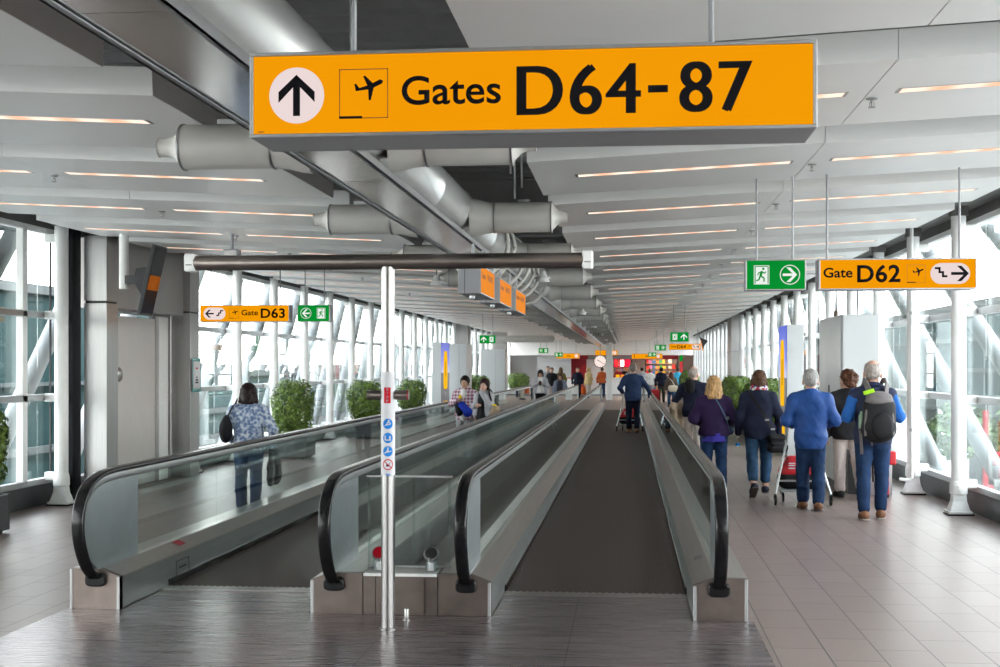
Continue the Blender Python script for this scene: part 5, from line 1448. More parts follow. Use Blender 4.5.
def person(name_lab, loc, rz, H, top, bottom, hair, skin='skin', legs=STAND, armL=ARM_DOWN, armR=ARM_DOWN, w=1.0, shoes=None, h=0.011, lean=0.0, head_yaw=0.0, head_pitch=0.0,
           hem=0.44, sleeve=1.0, trouser_end=0.035, collar=None, extra=None, skirt=None, group=None, loose=1.0, hip=1.0):
    """Build one clothed figure facing +y locally. legs: side -> (hip swing, knee bend, heel lift) in radians."""
    H *= 0.985
    t = thing('person', name_lab, 'person', loc, rz, group)
    J = {}
    ztop = 0.0
    L1, L2 = 0.245*H, 0.245*H
    for sd, sx in (('L', -1), ('R', 1)):
        a, b, c = legs[sd]
        hp = V3(sx*0.052*H*hip, 0, 0)
        kn = hp+L1*V3(sx*0.02, math.sin(a), -math.cos(a)); an = kn+L2*V3(-sx*0.01, math.sin(a-b), -math.cos(a-b))
        fd = V3(sx*0.10, math.cos(c), -math.sin(c)); fd /= np.linalg.norm(fd)
        J['hip'+sd], J['kn'+sd], J['an'+sd], J['fd'+sd], J['c'+sd] = hp, kn, an, fd, c
    low = min(min(J['an'+sd][2]-0.042*H*math.cos(J['c'+sd]), (J['an'+sd]+J['fd'+sd]*0.115*H)[2]-0.018*H) for sd in 'LR')
    for k_ in list(J):
        if isinstance(J[k_], np.ndarray) and not k_.startswith('fd'): J[k_] = J[k_]-V3(0, 0, low)
    pz = J['hipL'][2]                               # pelvis height
    dz = pz-0.525*H
    def T(p):                                        # upper body: lean about the pelvis
        p = np.array(p, float)*H; p[2] += dz
        q = p-V3(0, 0, pz); q = rotx(-lean) @ q; return q+V3(0, 0, pz)
    nb = T((0, -0.005, 0.845)); hc = T((0, 0.0, 0.885)); HK = 1.17
    Rh = rotz(head_yaw) @ rotx(-head_pitch-lean*0.3)
    def Th(p): return hc+HK*(Rh @ (np.array(p, float)*H-V3(0, 0, 0.90*H)))
    ew = {}
    for sd, sx, A in (('L', -1, armL), ('R', 1, armR)):
        f = lambda v: T((sx*v[0], v[1], v[2]))
        ew['s'+sd] = T((sx*0.092*w, -0.004, 0.780)); ew['e'+sd] = f((A['e'][0]*(0.4+0.6*w), A['e'][1], A['e'][2])); ew['w'+sd] = f((A['w'][0], A['w'][1], A['w'][2]))
        hd = V3(sx*A['hd'][0], A['hd'][1], A['hd'][2]); pn = V3(sx*A['pn'][0], A['pn'][1], A['pn'][2])
        ew['h'+sd] = hd/np.linalg.norm(hd); ew['n'+sd] = pn
    # ---- the body: one surface from head to toes
    B = Field(); q = H; qh = H*HK
    def torso(F, g, k=0.03, low_=True):
        F.ell(T((0, 0, 0.730)), (0.097*w*q+g, 0.064*w*q+g, 0.115*q+g), k); F.ell(T((0, 0.004, 0.62)), (0.088*w*q+g, 0.062*w*q+g, 0.10*q+g), k)
        for sx, sd in ((-1, 'L'), (1, 'R')):
            F.cap(T((sx*0.014, -0.012, 0.818)), ew['s'+sd], 0.030*q*w+g*0.5, 0.036*q+g*0.8, k)
        if low_: pelvis(F, g, k)
    def pelvis(F, g, k=0.03):
        F.ell(V3(0, -0.006*q, pz+0.01*q), (0.093*w*hip*q+g, 0.066*w*q+g, 0.075*q+g), k)
        for sx in (-1, 1): F.ell(V3(sx*0.042*q*hip, -0.034*q, pz-0.025*q), (0.048*q*hip+g, 0.046*q+g, 0.055*q+g), k)
    def legp(F, sd, g, end=0.0, k=0.025, flare=0.0):
        hp, kn, an = J['hip'+sd], J['kn'+sd], J['an'+sd]
        F.cap(hp+V3(0, 0, -0.01*q), kn, 0.056*q*(0.6+0.4*w)+g, 0.036*q+g, k)
        e = an+(kn-an)/np.linalg.norm(kn-an)*end*q
        F.cap(kn, e, 0.037*q+g, 0.025*q+g+flare, k)
        d = (kn-an)/np.linalg.norm(kn-an)
        back = V3(0, -1, 0)-d*(-d[1]); 
        F.ell(kn-d*0.075*q+back*0.012*q, (0.034*q+g, 0.034*q+g, 0.075*q+g), k)
    def armp(F, sd, g, frac=1.0, k=0.02):
        s_, e, wv = ew['s'+sd], ew['e'+sd], ew['w'+sd]
        if frac <= 0.05: return F.cap(s_, s_+(e-s_)*0.12, 0.036*q+g, 0.033*q+g, k)
        F.cap(s_, e, 0.034*q*w+g, 0.027*q+g, k)
        if frac > 0.5:
            f = (frac-0.5)*2; F.cap(e, e+(wv-e)*f, 0.027*q+g, (0.027-0.008*f)*q+g, k)
    torso(B, 0)
    B.cap(T((0, -0.01, 0.80)), Th((0, 0.0, 0.895)), 0.046*q, 0.034*q, 0.02)
    for sd in 'LR':
        legp(B, sd, 0); armp(B, sd, 0)
        an, fd = J['an'+sd], J['fd'+sd]
        up = V3(0, 0, 1)-fd*fd[2]
        B.cap(an-fd*0.02*q-up*0.016*q, an+fd*0.10*q-up*0.024*q, 0.026*q, 0.018*q, 0.02)
    # head and face
    B.ell(Th((0, -0.006, 0.945)), (0.0435*qh, 0.055*qh, 0.054*qh), 0.012, R=Rh)
    B.ell(Th((0, 0.018, 0.915)), (0.034*qh, 0.036*qh, 0.047*qh), 0.012, R=Rh)
    B.cap(Th((0, 0.030, 0.884)), Th((0, 0.020, 0.890)), 0.018*qh, 0.024*qh, 0.012)
    B.cap(Th((0, 0.050, 0.926)), Th((0, 0.062, 0.907)), 0.0055*qh, 0.0085*qh, 0.006)
    B.cap(Th((-0.018, 0.045, 0.938)), Th((0.018, 0.045, 0.938)), 0.0075*qh, 0.0075*qh, 0.008)
    for sx in (-1, 1):
        B.ell(Th((sx*0.0445, -0.004, 0.920)), (0.007*qh, 0.016*qh, 0.020*qh), 0.005, R=Rh)
        B.ell(Th((sx*0.018, 0.055, 0.929)), (0.010*qh, 0.008*qh, 0.006*qh), 0.004, 's', R=Rh)
    # hands with five fingers
    for sd, sx in (('L', -1), ('R', 1)):
        u_, n_ = ew['h'+sd], ew['n'+sd]
        n_ = n_-u_*(n_ @ u_); n_ /= max(1e-6, np.linalg.norm(n_)); s_ = np.cross(n_, u_)*sx
        wv = ew['w'+sd]; sc = q/1.72
        tp = s_ if (s_[1] > -0.2 or abs(u_[1]) > 0.6) else -s_
        for j, off in enumerate((-0.026, -0.009, 0.009, 0.026)):
            kb = wv+u_*0.088*sc*(1-0.05*abs(j-1.5))+tp*(-off)*sc
            B.cap(wv+u_*0.012*sc-tp*off*0.7*sc, kb, 0.015*sc, 0.0125*sc, 0.012)
            ln = (0.062, 0.072, 0.068, 0.052)[3-j if False else j]*sc
            d1 = u_*math.cos(0.45)+n_*math.sin(0.45); d2 = u_*math.cos(1.15)+n_*math.sin(1.15)
            m1 = kb+d1*ln*0.55
            B.cap(kb, m1, 0.0098*sc, 0.0090*sc, 0.004); B.cap(m1, m1+d2*ln*0.5, 0.0090*sc, 0.0078*sc, 0.004)
        b0 = wv+u_*0.028*sc+tp*0.024*sc; b1 = b0+(u_*0.55+tp*0.65+n_*0.35)*0.040*sc; b2 = b1+(u_*0.85+tp*0.1+n_*0.45)*0.032*sc
        B.cap(b0, b1, 0.014*sc, 0.011*sc, 0.008); B.cap(b1, b2, 0.0105*sc, 0.009*sc, 0.004)
    field_obj(B, 'body', skin, t, min(h*0.85, 0.016) if h < 0.015 else h*0.85)
    for sx in (-1, 1):
        e = MB(); e.ball((0, 0, 0), 0.0050*qh, 10, 6); c_ = Th((sx*0.018, 0.0475, 0.930))
        eo = e.build('eye', 'eye_white', t, smooth=True); eo.location = Vector(c_)
        p_ = MB(); p_.ball((0, 0, 0), 0.0036*qh, 8, 5); po = p_.build('iris', 'iris', eo, smooth=True); po.location = Vector(Th((sx*0.018, 0.0525, 0.930))-c_)
    mo = Field(); mo.cap(Th((-0.012, 0.0505, 0.8935)), Th((0.012, 0.0505, 0.8935)), 0.0042*qh, 0.0042*qh, 0.004); mo.cap(Th((0, 0.053, 0.8925)), Th((0, 0.053, 0.8945)), 0.0045*qh, k=0.004)
    field_obj(mo, 'mouth', 'lip', t, 0.004)
    # ---- trousers or skirt
    if skirt:
        mat, z0 = skirt
        F = Field(); pelvis(F, 0.016, 0.04); F.ell(V3(0, 0, pz+0.06*q), (0.085*w*q, 0.065*w*q, 0.06*q), 0.04)
        F.cap(V3(0, 0, pz-0.02*q), V3(0, 0, z0*q-0.05*q), 0.085*q, 0.105*q, 0.05); F.clip((0, 0, -1), -z0*q); F.clip((0, 0, 1), pz+0.10*q); F.wrinkle(0.006, 30, 3)
        field_obj(F, 'skirt', mat, t, h)
    F = Field(); pelvis(F, 0.010*loose)
    for sd in 'LR': legp(F, sd, 0.011*loose, trouser_end, flare=0.010*loose)
    F.clip((0, 0, 1), pz+0.075*q); F.wrinkle(0.004*loose, 38, 11); F.wrinkle(0.002*loose, 90, 12)
    field_obj(F, 'trousers', bottom, t, h)
    # ---- shoes
    for sd in 'LR':
        an, fd = J['an'+sd], J['fd'+sd]; up = V3(0, 0, 1)-fd*fd[2]; up /= np.linalg.norm(up)
        F = Field()
        F.cap(an-fd*0.024*q-up*0.012*q, an+fd*0.045*q-up*0.012*q, 0.031*q, 0.030*q, 0.02); F.cap(an+fd*0.03*q-up*0.02*q, an+fd*0.098*q-up*0.024*q, 0.029*q, 0.022*q, 0.02)
        F.clip(-up, -((an-up*0.041*q) @ up)); F.clip(up, (an+up*0.022*q) @ up)
        so = field_obj(F, 'shoe', (shoes or cloth((0.02, 0.02, 0.02), 0.5)), t, h*0.8)
        F = Field(); F.cap(an-fd*0.026*q-up*0.040*q, an+fd*0.104*q-up*0.040*q, 0.030*q, 0.027*q, 0.02)
        F.clip(-up, -((an-up*0.0425*q) @ up)); F.clip(up, (an-up*0.034*q) @ up)
        field_obj(F, 'sole', cloth((0.10, 0.095, 0.09) if extra is None or 'sole' not in extra else extra['sole'], 0.6), so, h*0.7)
    # ---- top garment
    F = Field(); torso(F, 0.020*loose, 0.04); 
    hz = hem*q+dz
    F.cap(V3(0, -0.004*q, pz+0.02*q), V3(0, -0.004*q, hz-0.02*q), 0.088*q*w*hip*0.96, 0.092*q*w*hip, 0.06)
    F.ell(V3(0, -0.01*q, pz+0.0*q), (0.100*w*hip*q+0.012*loose, 0.076*w*q+0.012*loose, 0.10*q), 0.04)
    for sd in 'LR': armp(F, sd, 0.014*loose, sleeve, 0.03)
    F.clip((0, 0, -1), -hz)
    F.wrinkle(0.006*loose, 26, 21); F.wrinkle(0.0025*loose, 70, 22)
    nz_ = T((0, 0, 0.852))
    field_obj(F, 'jacket', top, t, h)
    if collar is not None:
        F = Field(); n = 14
        P = [T((0.040*math.cos(a), -0.006+0.044*math.sin(a), 0.838-0.012*math.sin(a))) for a in (2*PI*i/n for i in range(n))]
        for i in range(n): F.cap(P[i], P[(i+1) % n], 0.0155*q, k=0.012)
        field_obj(F, 'collar', collar, t, h*0.8)
    # ---- hair
    style, hm = hair
    F = Field()
    if style in ('short', 'thin', 'crop'):
        g = {'short': 0.0035, 'thin': 0.0020, 'crop': 0.0075}[style]
        F.ell(Th((0, -0.010, 0.948)), ((0.0445+g)*qh, (0.0545+g)*qh, (0.0535+g)*qh), 0.01, R=Rh)
        F.ell(Th((0, -0.034, 0.925)), ((0.034+g)*qh, (0.022+g)*qh, (0.026+g)*qh), 0.012, R=Rh)
        n = Rh @ V3(0, 0.78, -0.62); F.clip(n, float(n @ Th((0, 0.040, 0.952) if style == 'crop' else (0, 0.024, 0.955))))
        if style == 'thin':
            F.ell(Th((0, -0.012, 0.992)), (0.034*qh, 0.046*qh, 0.030*qh), 0.006, 's', R=Rh)
        F.wrinkle(0.0035, 120, 5)
    elif style == 'curly':
        F.ell(Th((0, -0.014, 0.948)), (0.056*qh, 0.064*qh, 0.060*qh), 0.01, R=Rh); F.ell(Th((0, -0.035, 0.912)), (0.046*qh, 0.036*qh, 0.036*qh), 0.012, R=Rh)
        n = Rh @ V3(0, 0.80, -0.60); F.clip(n, float(n @ Th((0, 0.026, 0.950))))
        F.wrinkle(0.014, 70, 5); F.wrinkle(0.008, 140, 6)
    else:
        zb = {'bob': 0.862, 'shoulder': 0.835, 'long': 0.760, 'ear': 0.885}[style]
        F.ell(Th((0, -0.010, 0.948)), (0.052*qh, 0.062*qh, 0.057*qh), 0.01, R=Rh)
        F.cap(Th((0, -0.022, 0.935)), Th((0, -0.030, zb+0.02)), 0.048*qh, (0.054 if style == 'shoulder' else 0.044)*qh, 0.02)
        for sx in (-1, 1): F.cap(Th((sx*0.034, -0.008, 0.925)), Th((sx*0.042, -0.006, zb+0.018)), 0.023*qh, (0.026 if style in ('shoulder', 'bob') else 0.020)*qh, 0.015)
        if style == 'long':
            for sx in (-1, 1): F.cap(Th((sx*0.042, 0.0, 0.88)), Th((sx*0.050, 0.035, zb)), 0.019*qh, 0.012*qh, 0.015)
        F.ell(Th((0, 0.048, 0.905)), (0.031*qh, 0.040*qh, 0.050*qh), 0.010, 's', R=Rh)
        F.clip((0, 0, -1), -(Th((0, 0, zb))[2]))
        F.wrinkle(0.005, 110, 5); F.wrinkle(0.003, 50, 8)
    field_obj(F, 'hair', hm, t, max(h*0.8, 0.009))
    t['_'] = 1; del t['_']
    return t, dict(T=T, Th=Th, J=J, ew=ew, pz=pz, dz=dz, H=H)
def local(t, p):
    a = t.rotation_euler[2]; return Matrix.Translation(t.location) @ Matrix.Rotation(a, 4, 'Z') @ Vector(p)
# ------------------------------------------------------------------ who is where
navy = cloth((0.008, 0.011, 0.030)); blackc = cloth((0.010, 0.010, 0.012)); blue = cloth((0.014, 0.062, 0.235), 0.55); jean = denim((0.014, 0.036, 0.095)); jean2 = denim((0.028, 0.072, 0.14)); beige = cloth((0.52, 0.45, 0.42)); greyc = cloth((0.30, 0.31, 0.34)); lightgrey = cloth((0.45, 0.46, 0.50)); white_c = cloth((0.75, 0.74, 0.73)); brown_s = cloth((0.20, 0.09, 0.045), 0.5)
def held(name, lab, cat, t, group=None):
    o = thing(name, lab, cat, tuple(t.location), t.rotation_euler[2], group); return o
def strap(parent, pts, wd, th, mat, name='strap'):
    return MB().sweep_strap(pts, wd, th).build(name, mat, parent, smooth=True)
def sweep_strap(s, pts, wd, th):
    pts = catmull([tuple(p) for p in pts], 5); pts = [Vector(p) for p in pts]; k = len(pts)
    vs = []
    for i, p in enumerate(pts):
        tn = (pts[min(i+1, k-1)]-pts[max(i-1, 0)]).normalized()
        out = Vector((p.x, p.y, 0)); out = out-tn*out.dot(tn)
        if out.length < 1e-4: out = Vector((0, -1, 0))
        out.normalize(); sd = tn.cross(out)
        for a, b in ((-1, -1), (1, -1), (1, 1), (-1, 1)): vs.append(p+sd*wd/2*a+out*th/2*b)
    fs = [(i*4+j, i*4+(j+1) % 4, (i+1)*4+(j+1) % 4, (i+1)*4+j) for i in range(k-1) for j in range(4)]+[(3, 2, 1, 0), tuple((k-1)*4+j for j in range(4))]
    return s.add(vs, fs)
MB.sweep_strap = sweep_strap
def cardigan(t, k, mat, h, hem, w=1.0):
    q = k['H']*0.985; T = k['T']; F = Field()
    for sd, sx in (('L', -1), ('R', 1)):
        s_, e, wv = k['ew']['s'+sd], k['ew']['e'+sd], k['ew']['w'+sd]
        F.cap(T((sx*0.04, -0.01, 0.812)), s_, 0.052*q, 0.056*q, 0.03); F.cap(s_, e, 0.050*q, 0.040*q, 0.03); F.cap(e, wv, 0.040*q, 0.030*q, 0.03)
        F.cap(T((sx*0.078*w, 0.022, 0.775)), T((sx*0.098*w, 0.020, hem+0.02)), 0.050*q, 0.058*q, 0.03)
    F.ell(T((0, -0.030, 0.68)), (0.115*w*q, 0.072*q, 0.15*q), 0.03)
    F.clip((0, 0, -1), -(hem*q+k['dz'])); F.wrinkle(0.006, 28, 3)
    return field_obj(F, 'cardigan', mat, t, h)
WALK_R = {'L': (0.26, 0.10, 0.05), 'R': (-0.20, 0.22, 0.45)}     # left leg ahead, right heel lifting
WALK_L = {'L': (-0.20, 0.22, 0.45), 'R': (0.26, 0.10, 0.05)}
# man in the blue jacket with the luggage trolley
p1, k1 = person('grey-haired person from behind in bright blue jacket and jeans, pushing a red trolley', (2.163, 15.85, 0), -0.02, 1.70, blue, jean, ('short', hairm((0.33, 0.32, 0.31))), 'skin', {'L': (0.16, 0.05, 0.0), 'R': (-0.06, 0.10, 0.12)}, ARM_PUSH, ARM_PUSH, w=1.20, shoes=brown_s, hem=0.435, loose=1.5, collar=blue, hip=0.86)
# backpacker
p2, k2 = person('person with grey backpack, navy vest, blue sleeves and jeans, nearest of the group', (2.715, 14.90, 0), -0.10, 1.80, cloth((0.014, 0.02, 0.055), 0.6), jean, ('thin', hairm((0.36, 0.32, 0.29))), 'skin', {'L': (-0.04, 0.06, 0.08), 'R': (0.14, 0.06, 0.0)}, {'e': (0.150, -0.02, 0.645), 'w': (0.105, 0.120, 0.640), 'hd': (-0.6, 0.8, 0.1), 'pn': (-0.3, -0.2, -1)}, {'e': (0.150, -0.02, 0.645), 'w': (0.105, 0.120, 0.640), 'hd': (-0.6, 0.8, 0.1), 'pn': (-0.3, -0.2, -1)}, w=1.10, shoes=brown_s, hem=0.475, sleeve=0.02, collar=cloth((0.014, 0.02, 0.055), 0.6), loose=1.1, extra={'sole': (0.5, 0.45, 0.4)})
F = Field()
for sd in 'LR':
    s_, e, wv = k2['ew']['s'+sd], k2['ew']['e'+sd], k2['ew']['w'+sd]
    F.cap(s_, e, 0.083, 0.066, 0.03); F.cap(e, wv, 0.066, 0.048, 0.03)
F.wrinkle(0.006, 45, 4)
Fl = {}
for sd in 'LR':
    F = Field(); s_, e, wv = k2['ew']['s'+sd], k2['ew']['e'+sd], k2['ew']['w'+sd]
    F.cap(s_, e, 0.080, 0.063, 0.03); F.cap(e, wv, 0.063, 0.046, 0.03); F.wrinkle(0.006, 45, 4)
    field_obj(F, 'sleeve', cloth((0.02, 0.12, 0.42)), p2, 0.011)
bp_ = held('backpack', 'black and grey hiking backpack on the back of the navy-vest person', 'backpack', p2)
bk = cloth((0.012, 0.012, 0.014), 0.6); gk = cloth((0.16, 0.145, 0.145), 0.7)
F = Field(); F.ell((0.05, -0.22, 1.16), (0.180, 0.10, 0.25), 0.05); F.ell((0.05, -0.235, 1.02), (0.190, 0.11, 0.15), 0.05); F.ell((0.05, -0.21, 1.28), (0.165, 0.09, 0.12), 0.05); F.wrinkle(0.006, 30, 1); field_obj(F, 'main_bag', bk, bp_, 0.011)
F = Field(); F.ell((0.05, -0.205, 1.37), (0.145, 0.095, 0.075), 0.04); F.ell((0.05, -0.23, 1.33), (0.158, 0.09, 0.05), 0.03); F.wrinkle(0.006, 30, 2); field_obj(F, 'lid', gk, bp_, 0.011)
F = Field(); F.ell((0.08, -0.325, 1.06), (0.115, 0.035, 0.15), 0.03); F.wrinkle(0.003, 40, 3); field_obj(F, 'front_pocket', bk, bp_, 0.010)
for sx in (-1, 1):
    strap(bp_, [(0.05+sx*0.08, -0.155, 1.40), (0.03+sx*0.115, -0.10, 1.535), (0.01+sx*0.105, -0.01, 1.56), (sx*0.105, 0.09, 1.50), (sx*0.12, 0.145, 1.35), (sx*0.15, 0.10, 1.15), (0.03+sx*0.16, -0.10, 1.00)], 0.060, 0.016, gk, 'shoulder_strap')
    strap(bp_, [(0.05+sx*0.135, -0.285, 1.24), (0.05+sx*0.15, -0.29, 1.10), (0.05+sx*0.15, -0.30, 0.95)], 0.022, 0.006, gk, 'side_strap')
strap(bp_, [(-0.10, -0.19, 1.20), (-0.15, -0.18, 1.04), (-0.14, -0.165, 0.95), (-0.13, -0.17, 0.74)], 0.035, 0.006, gk, 'loose_strap')
strap(bp_, [(-0.02, -0.26, 1.04), (-0.03, -0.24, 0.92), (-0.02, -0.20, 0.84)], 0.022, 0.006, gk, 'loose_strap')
MB().box(-0.03, 0.03, -0.012, 0.012, -0.012, 0.012).build('buckle', 'black_plastic', bp_, bevel=0.004).location = (-0.13, -0.185, 1.02)
o = MB().box(-0.06, 0.06, -0.012, 0.012, -0.022, 0.022).build('green_tag', cloth((0.42, 0.80, 0.03)), bp_, bevel=0.008); o.location = (-0.06, -0.245, 1.435); o.rotation_euler = (0.3, -0.30, 0)
MB().lathe([(0.032, 0.0), (0.034, 0.02), (0.034, 0.14), (0.016, 0.17), (0.016, 0.19)], (-0.135, -0.20, 1.03), 16).build('bottle', pmat('pet_green', (0.20, 0.32, 0.22), 0.2), bp_, smooth=True)
# curly-haired companion
p3, k3 = person('curly brown-haired person in black jacket and beige trousers between the two men', (2.84, 17.35, 0), 0.12, 1.68, blackc, beige, ('curly', hairm((0.075, 0.030, 0.016))), 'skin', {'L': (0.05, 0.04, 0.0), 'R': (-0.26, 0.22, 0.5)}, ARM_DOWN, ARM_PUSH, w=1.08, shoes=blackc, hem=0.455, loose=1.3, head_yaw=0.5, hip=1.05)
F = Field(); F.ell((0, -0.01, k3['pz']-0.03), (0.195, 0.15, 0.06), 0.03); F.clip((0, 0, -1), -(0.44*1.68+k3['dz'])); field_obj(F, 'shirt_hem', cloth((0.22, 0.05, 0.26)), p3, 0.011)
# woman with scarf and shoulder bag
p4, k4 = person('short-haired person in navy cardigan with patterned scarf, walking in cropped jeans', (1.700, 17.35, 0), 0.03, 1.63, navy, jean2, ('ear', hairm((0.075, 0.035, 0.018))), 'skin', {'L': (-0.12, 0.30, 0.70), 'R': (0.12, 0.06, 0.0)}, {'e': (0.150, -0.02, 0.63), 'w': (0.165, 0.04, 0.49), 'hd': (0, 0.1, -1), 'pn': (-1, 0.2, 0)}, ARM_DOWN, w=1.10, shoes=cloth((0.015, 0.017, 0.03), 0.6), hem=0.445, loose=1.25, trouser_end=0.075, hip=1.06, extra={'sole': (0.12, 0.10, 0.09)})
F = Field(); n = 14
for i in range(n):
    f_ = lambda a: k4['T']((0.048*math.cos(a), -0.004+0.050*math.sin(a), 0.852-0.016*math.sin(a)))
    F.cap(f_(2*PI*i/n), f_(2*PI*(i+1)/n), 0.036, k=0.02)
F.wrinkle(0.007, 60, 2); field_obj(F, 'scarf', 'scarf', p4, 0.010)
b4 = held('shoulder_bag', 'black shoulder bag hanging on the right hip of the scarf-wearing person', 'bag', p4)
F = Field(); F.cap((0.14, -0.19, 0.66), (0.29, -0.14, 0.66), 0.07, k=0.03); F.cap((0.13, -0.20, 0.78), (0.28, -0.15, 0.78), 0.055, k=0.05); F.wrinkle(0.008, 35, 2); field_obj(F, 'bag_body', blackc, b4, 0.011)
F = Field(); F.cap((0.15, -0.245, 0.78), (0.27, -0.20, 0.78), 0.022, k=0.02); F.cap((0.15, -0.255, 0.70), (0.27, -0.215, 0.70), 0.022, k=0.03); field_obj(F, 'flap', blackc, b4, 0.010)
strap(b4, [(0.20, -0.19, 0.82), (0.12, -0.215, 0.95), (0.02, -0.205, 1.12), (-0.08, -0.16, 1.28), (-0.125, -0.07, 1.375), (-0.11, 0.03, 1.38), (-0.06, 0.13, 1.28), (0.10, 0.20, 1.00), (0.24, 0.08, 0.86), (0.27, -0.08, 0.80)], 0.038, 0.008, blackc)
for z, x, y in ((1.02, 0.075, -0.222), (0.90, 0.150, -0.215)): MB().box(x-0.025, x+0.025, y-0.012, y+0.004, z-0.012, z+0.012).build('buckle', 'steel', b4, bevel=0.004)
w4 = local(p4, k4['ew']['wL']); t = thing('drink_bottle', 'small clear bottle in the left hand of the scarf-wearing person', 'bottle', (w4.x-0.005, w4.y-0.035, w4.z-0.20))
MB().lathe([(0.028, 0.0), (0.030, 0.01), (0.030, 0.09), (0.012, 0.12), (0.012, 0.135)], n=16).build('bottle_body', 'glass_clear', t, smooth=True)
MB().lathe([(0.014, 0.130), (0.014, 0.148)], n=14).build('cap', 'sticker_white', t)
MB().lathe([(0.0305, 0.03), (0.0305, 0.06)], n=16).build('paper_band', 'sticker_blue', t)
# blonde woman
p5, k5 = person('shoulder-length blonde person from behind in dark purple cardigan beside the walkway', (1.12, 17.45, 0), 0.05, 1.60, cloth((0.020, 0.008, 0.044)), jean, ('shoulder', hairm((0.45, 0.27, 0.12), 0.5)), 'skin', {'L': (0.10, 0.05, 0.0), 'R': (-0.10, 0.10, 0.2)}, {'e': (0.165, -0.02, 0.64), 'w': (0.10, 0.11, 0.60), 'hd': (-0.6, 0.8, 0), 'pn': (0, 0, -1)}, {'e': (0.165, -0.03, 0.64), 'w': (0.13, 0.09, 0.585), 'hd': (-0.5, 0.8, 0), 'pn': (0, 0, -1)}, w=1.10, hem=0.50, loose=1.25, hip=1.05)
F = Field(); F.cap((0, -0.01, k5['pz']+0.02), (0, -0.01, 0.40*1.60), 0.165, 0.170, 0.03); F.clip((0, 0, -1), -(0.445*1.60+k5['dz'])); F.clip((0, 0, 1), 0.52*1.60+k5['dz']); F.wrinkle(0.004, 30, 2); field_obj(F, 'shirt_hem', cloth((0.045, 0.035, 0.30)), p5, 0.011)
b5 = held('shoulder_bag', 'small bag strap across the back of the blonde person', 'bag', p5)
strap(b5, [(-0.02, -0.145, 1.33), (0.06, -0.165, 1.20), (0.14, -0.13, 1.04), (0.20, -0.04, 0.90)], 0.016, 0.006, cloth((0.06, 0.10, 0.16)))
F = Field(); F.cap((0.215, 0.02, 0.86), (0.225, 0.10, 0.86), 0.055, k=0.03); F.wrinkle(0.004, 40, 2); field_obj(F, 'bag_body', cloth((0.06, 0.10, 0.16)), b5, 0.012)
# bald man
p6, k6 = person('bald person in navy t-shirt walking ahead of the blonde one, coat over arm', (1.16, 23.6, 0), -0.15, 1.73, navy, beige, ('thin', hairm((0.40, 0.34, 0.30))), 'skin_pale', {'L': (0.14, 0.05, 0.0), 'R': (-0.12, 0.12, 0.2)}, {'e': (0.180, 0.0, 0.64), 'w': (0.150, 0.130, 0.575), 'hd': (-0.5, 0.8, 0), 'pn': (0, 0, -1)}, ARM_DOWN, w=1.14, hem=0.47, sleeve=0.50, loose=1.2, head_yaw=-0.35)
b6 = held('folded_coat', 'beige coat hanging over the left arm of the bald person', 'coat', p6)
F = Field(); F.cap((-0.34, 0.02, 1.02), (-0.24, 0.21, 1.02), 0.075, 0.07, 0.04); F.cap((-0.36, -0.03, 0.96), (-0.34, -0.02, 0.62), 0.07, 0.085, 0.05); F.cap((-0.27, 0.16, 0.96), (-0.27, 0.14, 0.64), 0.07, 0.07, 0.05); F.cap((-0.33, 0.06, 0.92), (-0.31, 0.06, 0.58), 0.08, 0.07, 0.05); F.wrinkle(0.014, 26, 3); field_obj(F, 'coat_cloth', cloth((0.42, 0.33, 0.24)), b6, 0.014)
F = Field(); F.cap((-0.335, -0.065, 0.90), (-0.30, -0.10, 0.55), 0.045, 0.04, 0.03); F.wrinkle(0.006, 30, 1); field_obj(F, 'coat_sleeve', cloth((0.42, 0.33, 0.24)), b6, 0.014)
b6b = held('backpack', 'small black bag on the shoulder of the bald person', 'bag', p6)
F = Field(); F.ell((-0.06, -0.17, 1.36), (0.10, 0.06, 0.13), 0.03); F.wrinkle(0.005, 30, 2); field_obj(F, 'bag_body', blackc, b6b, 0.014)
strap(b6b, [(-0.12, -0.13, 1.44), (-0.13, -0.02, 1.50), (-0.12, 0.10, 1.42), (-0.14, 0.14, 1.25)], 0.04, 0.01, blackc)
# man in the blazer on the belt
p7, k7 = person('grey-haired person in navy blazer standing on the central walkway, hand on rail', (0.10, 33.55, 0.0115), 0.06, 1.785, cloth((0.016, 0.034, 0.088)), navy, ('short', hairm((0.20, 0.17, 0.15))), 'skin', {'L': (0.03, 0.03, 0.0), 'R': (-0.03, 0.05, 0.0)}, {'e': (0.175, -0.05, 0.645), 'w': (0.145, 0.10, 0.585), 'hd': (0, 1, -0.2), 'pn': (0, 0, -1)}, {'e': (0.185, 0.06, 0.670), 'w': (0.262, 0.185, 0.575), 'hd': (0.3, 1, -0.15), 'pn': (0, 0, -1)}, w=1.16, shoes=brown_s, hem=0.455, loose=1.2, h=0.014, lean=0.04, head_yaw=0.1)
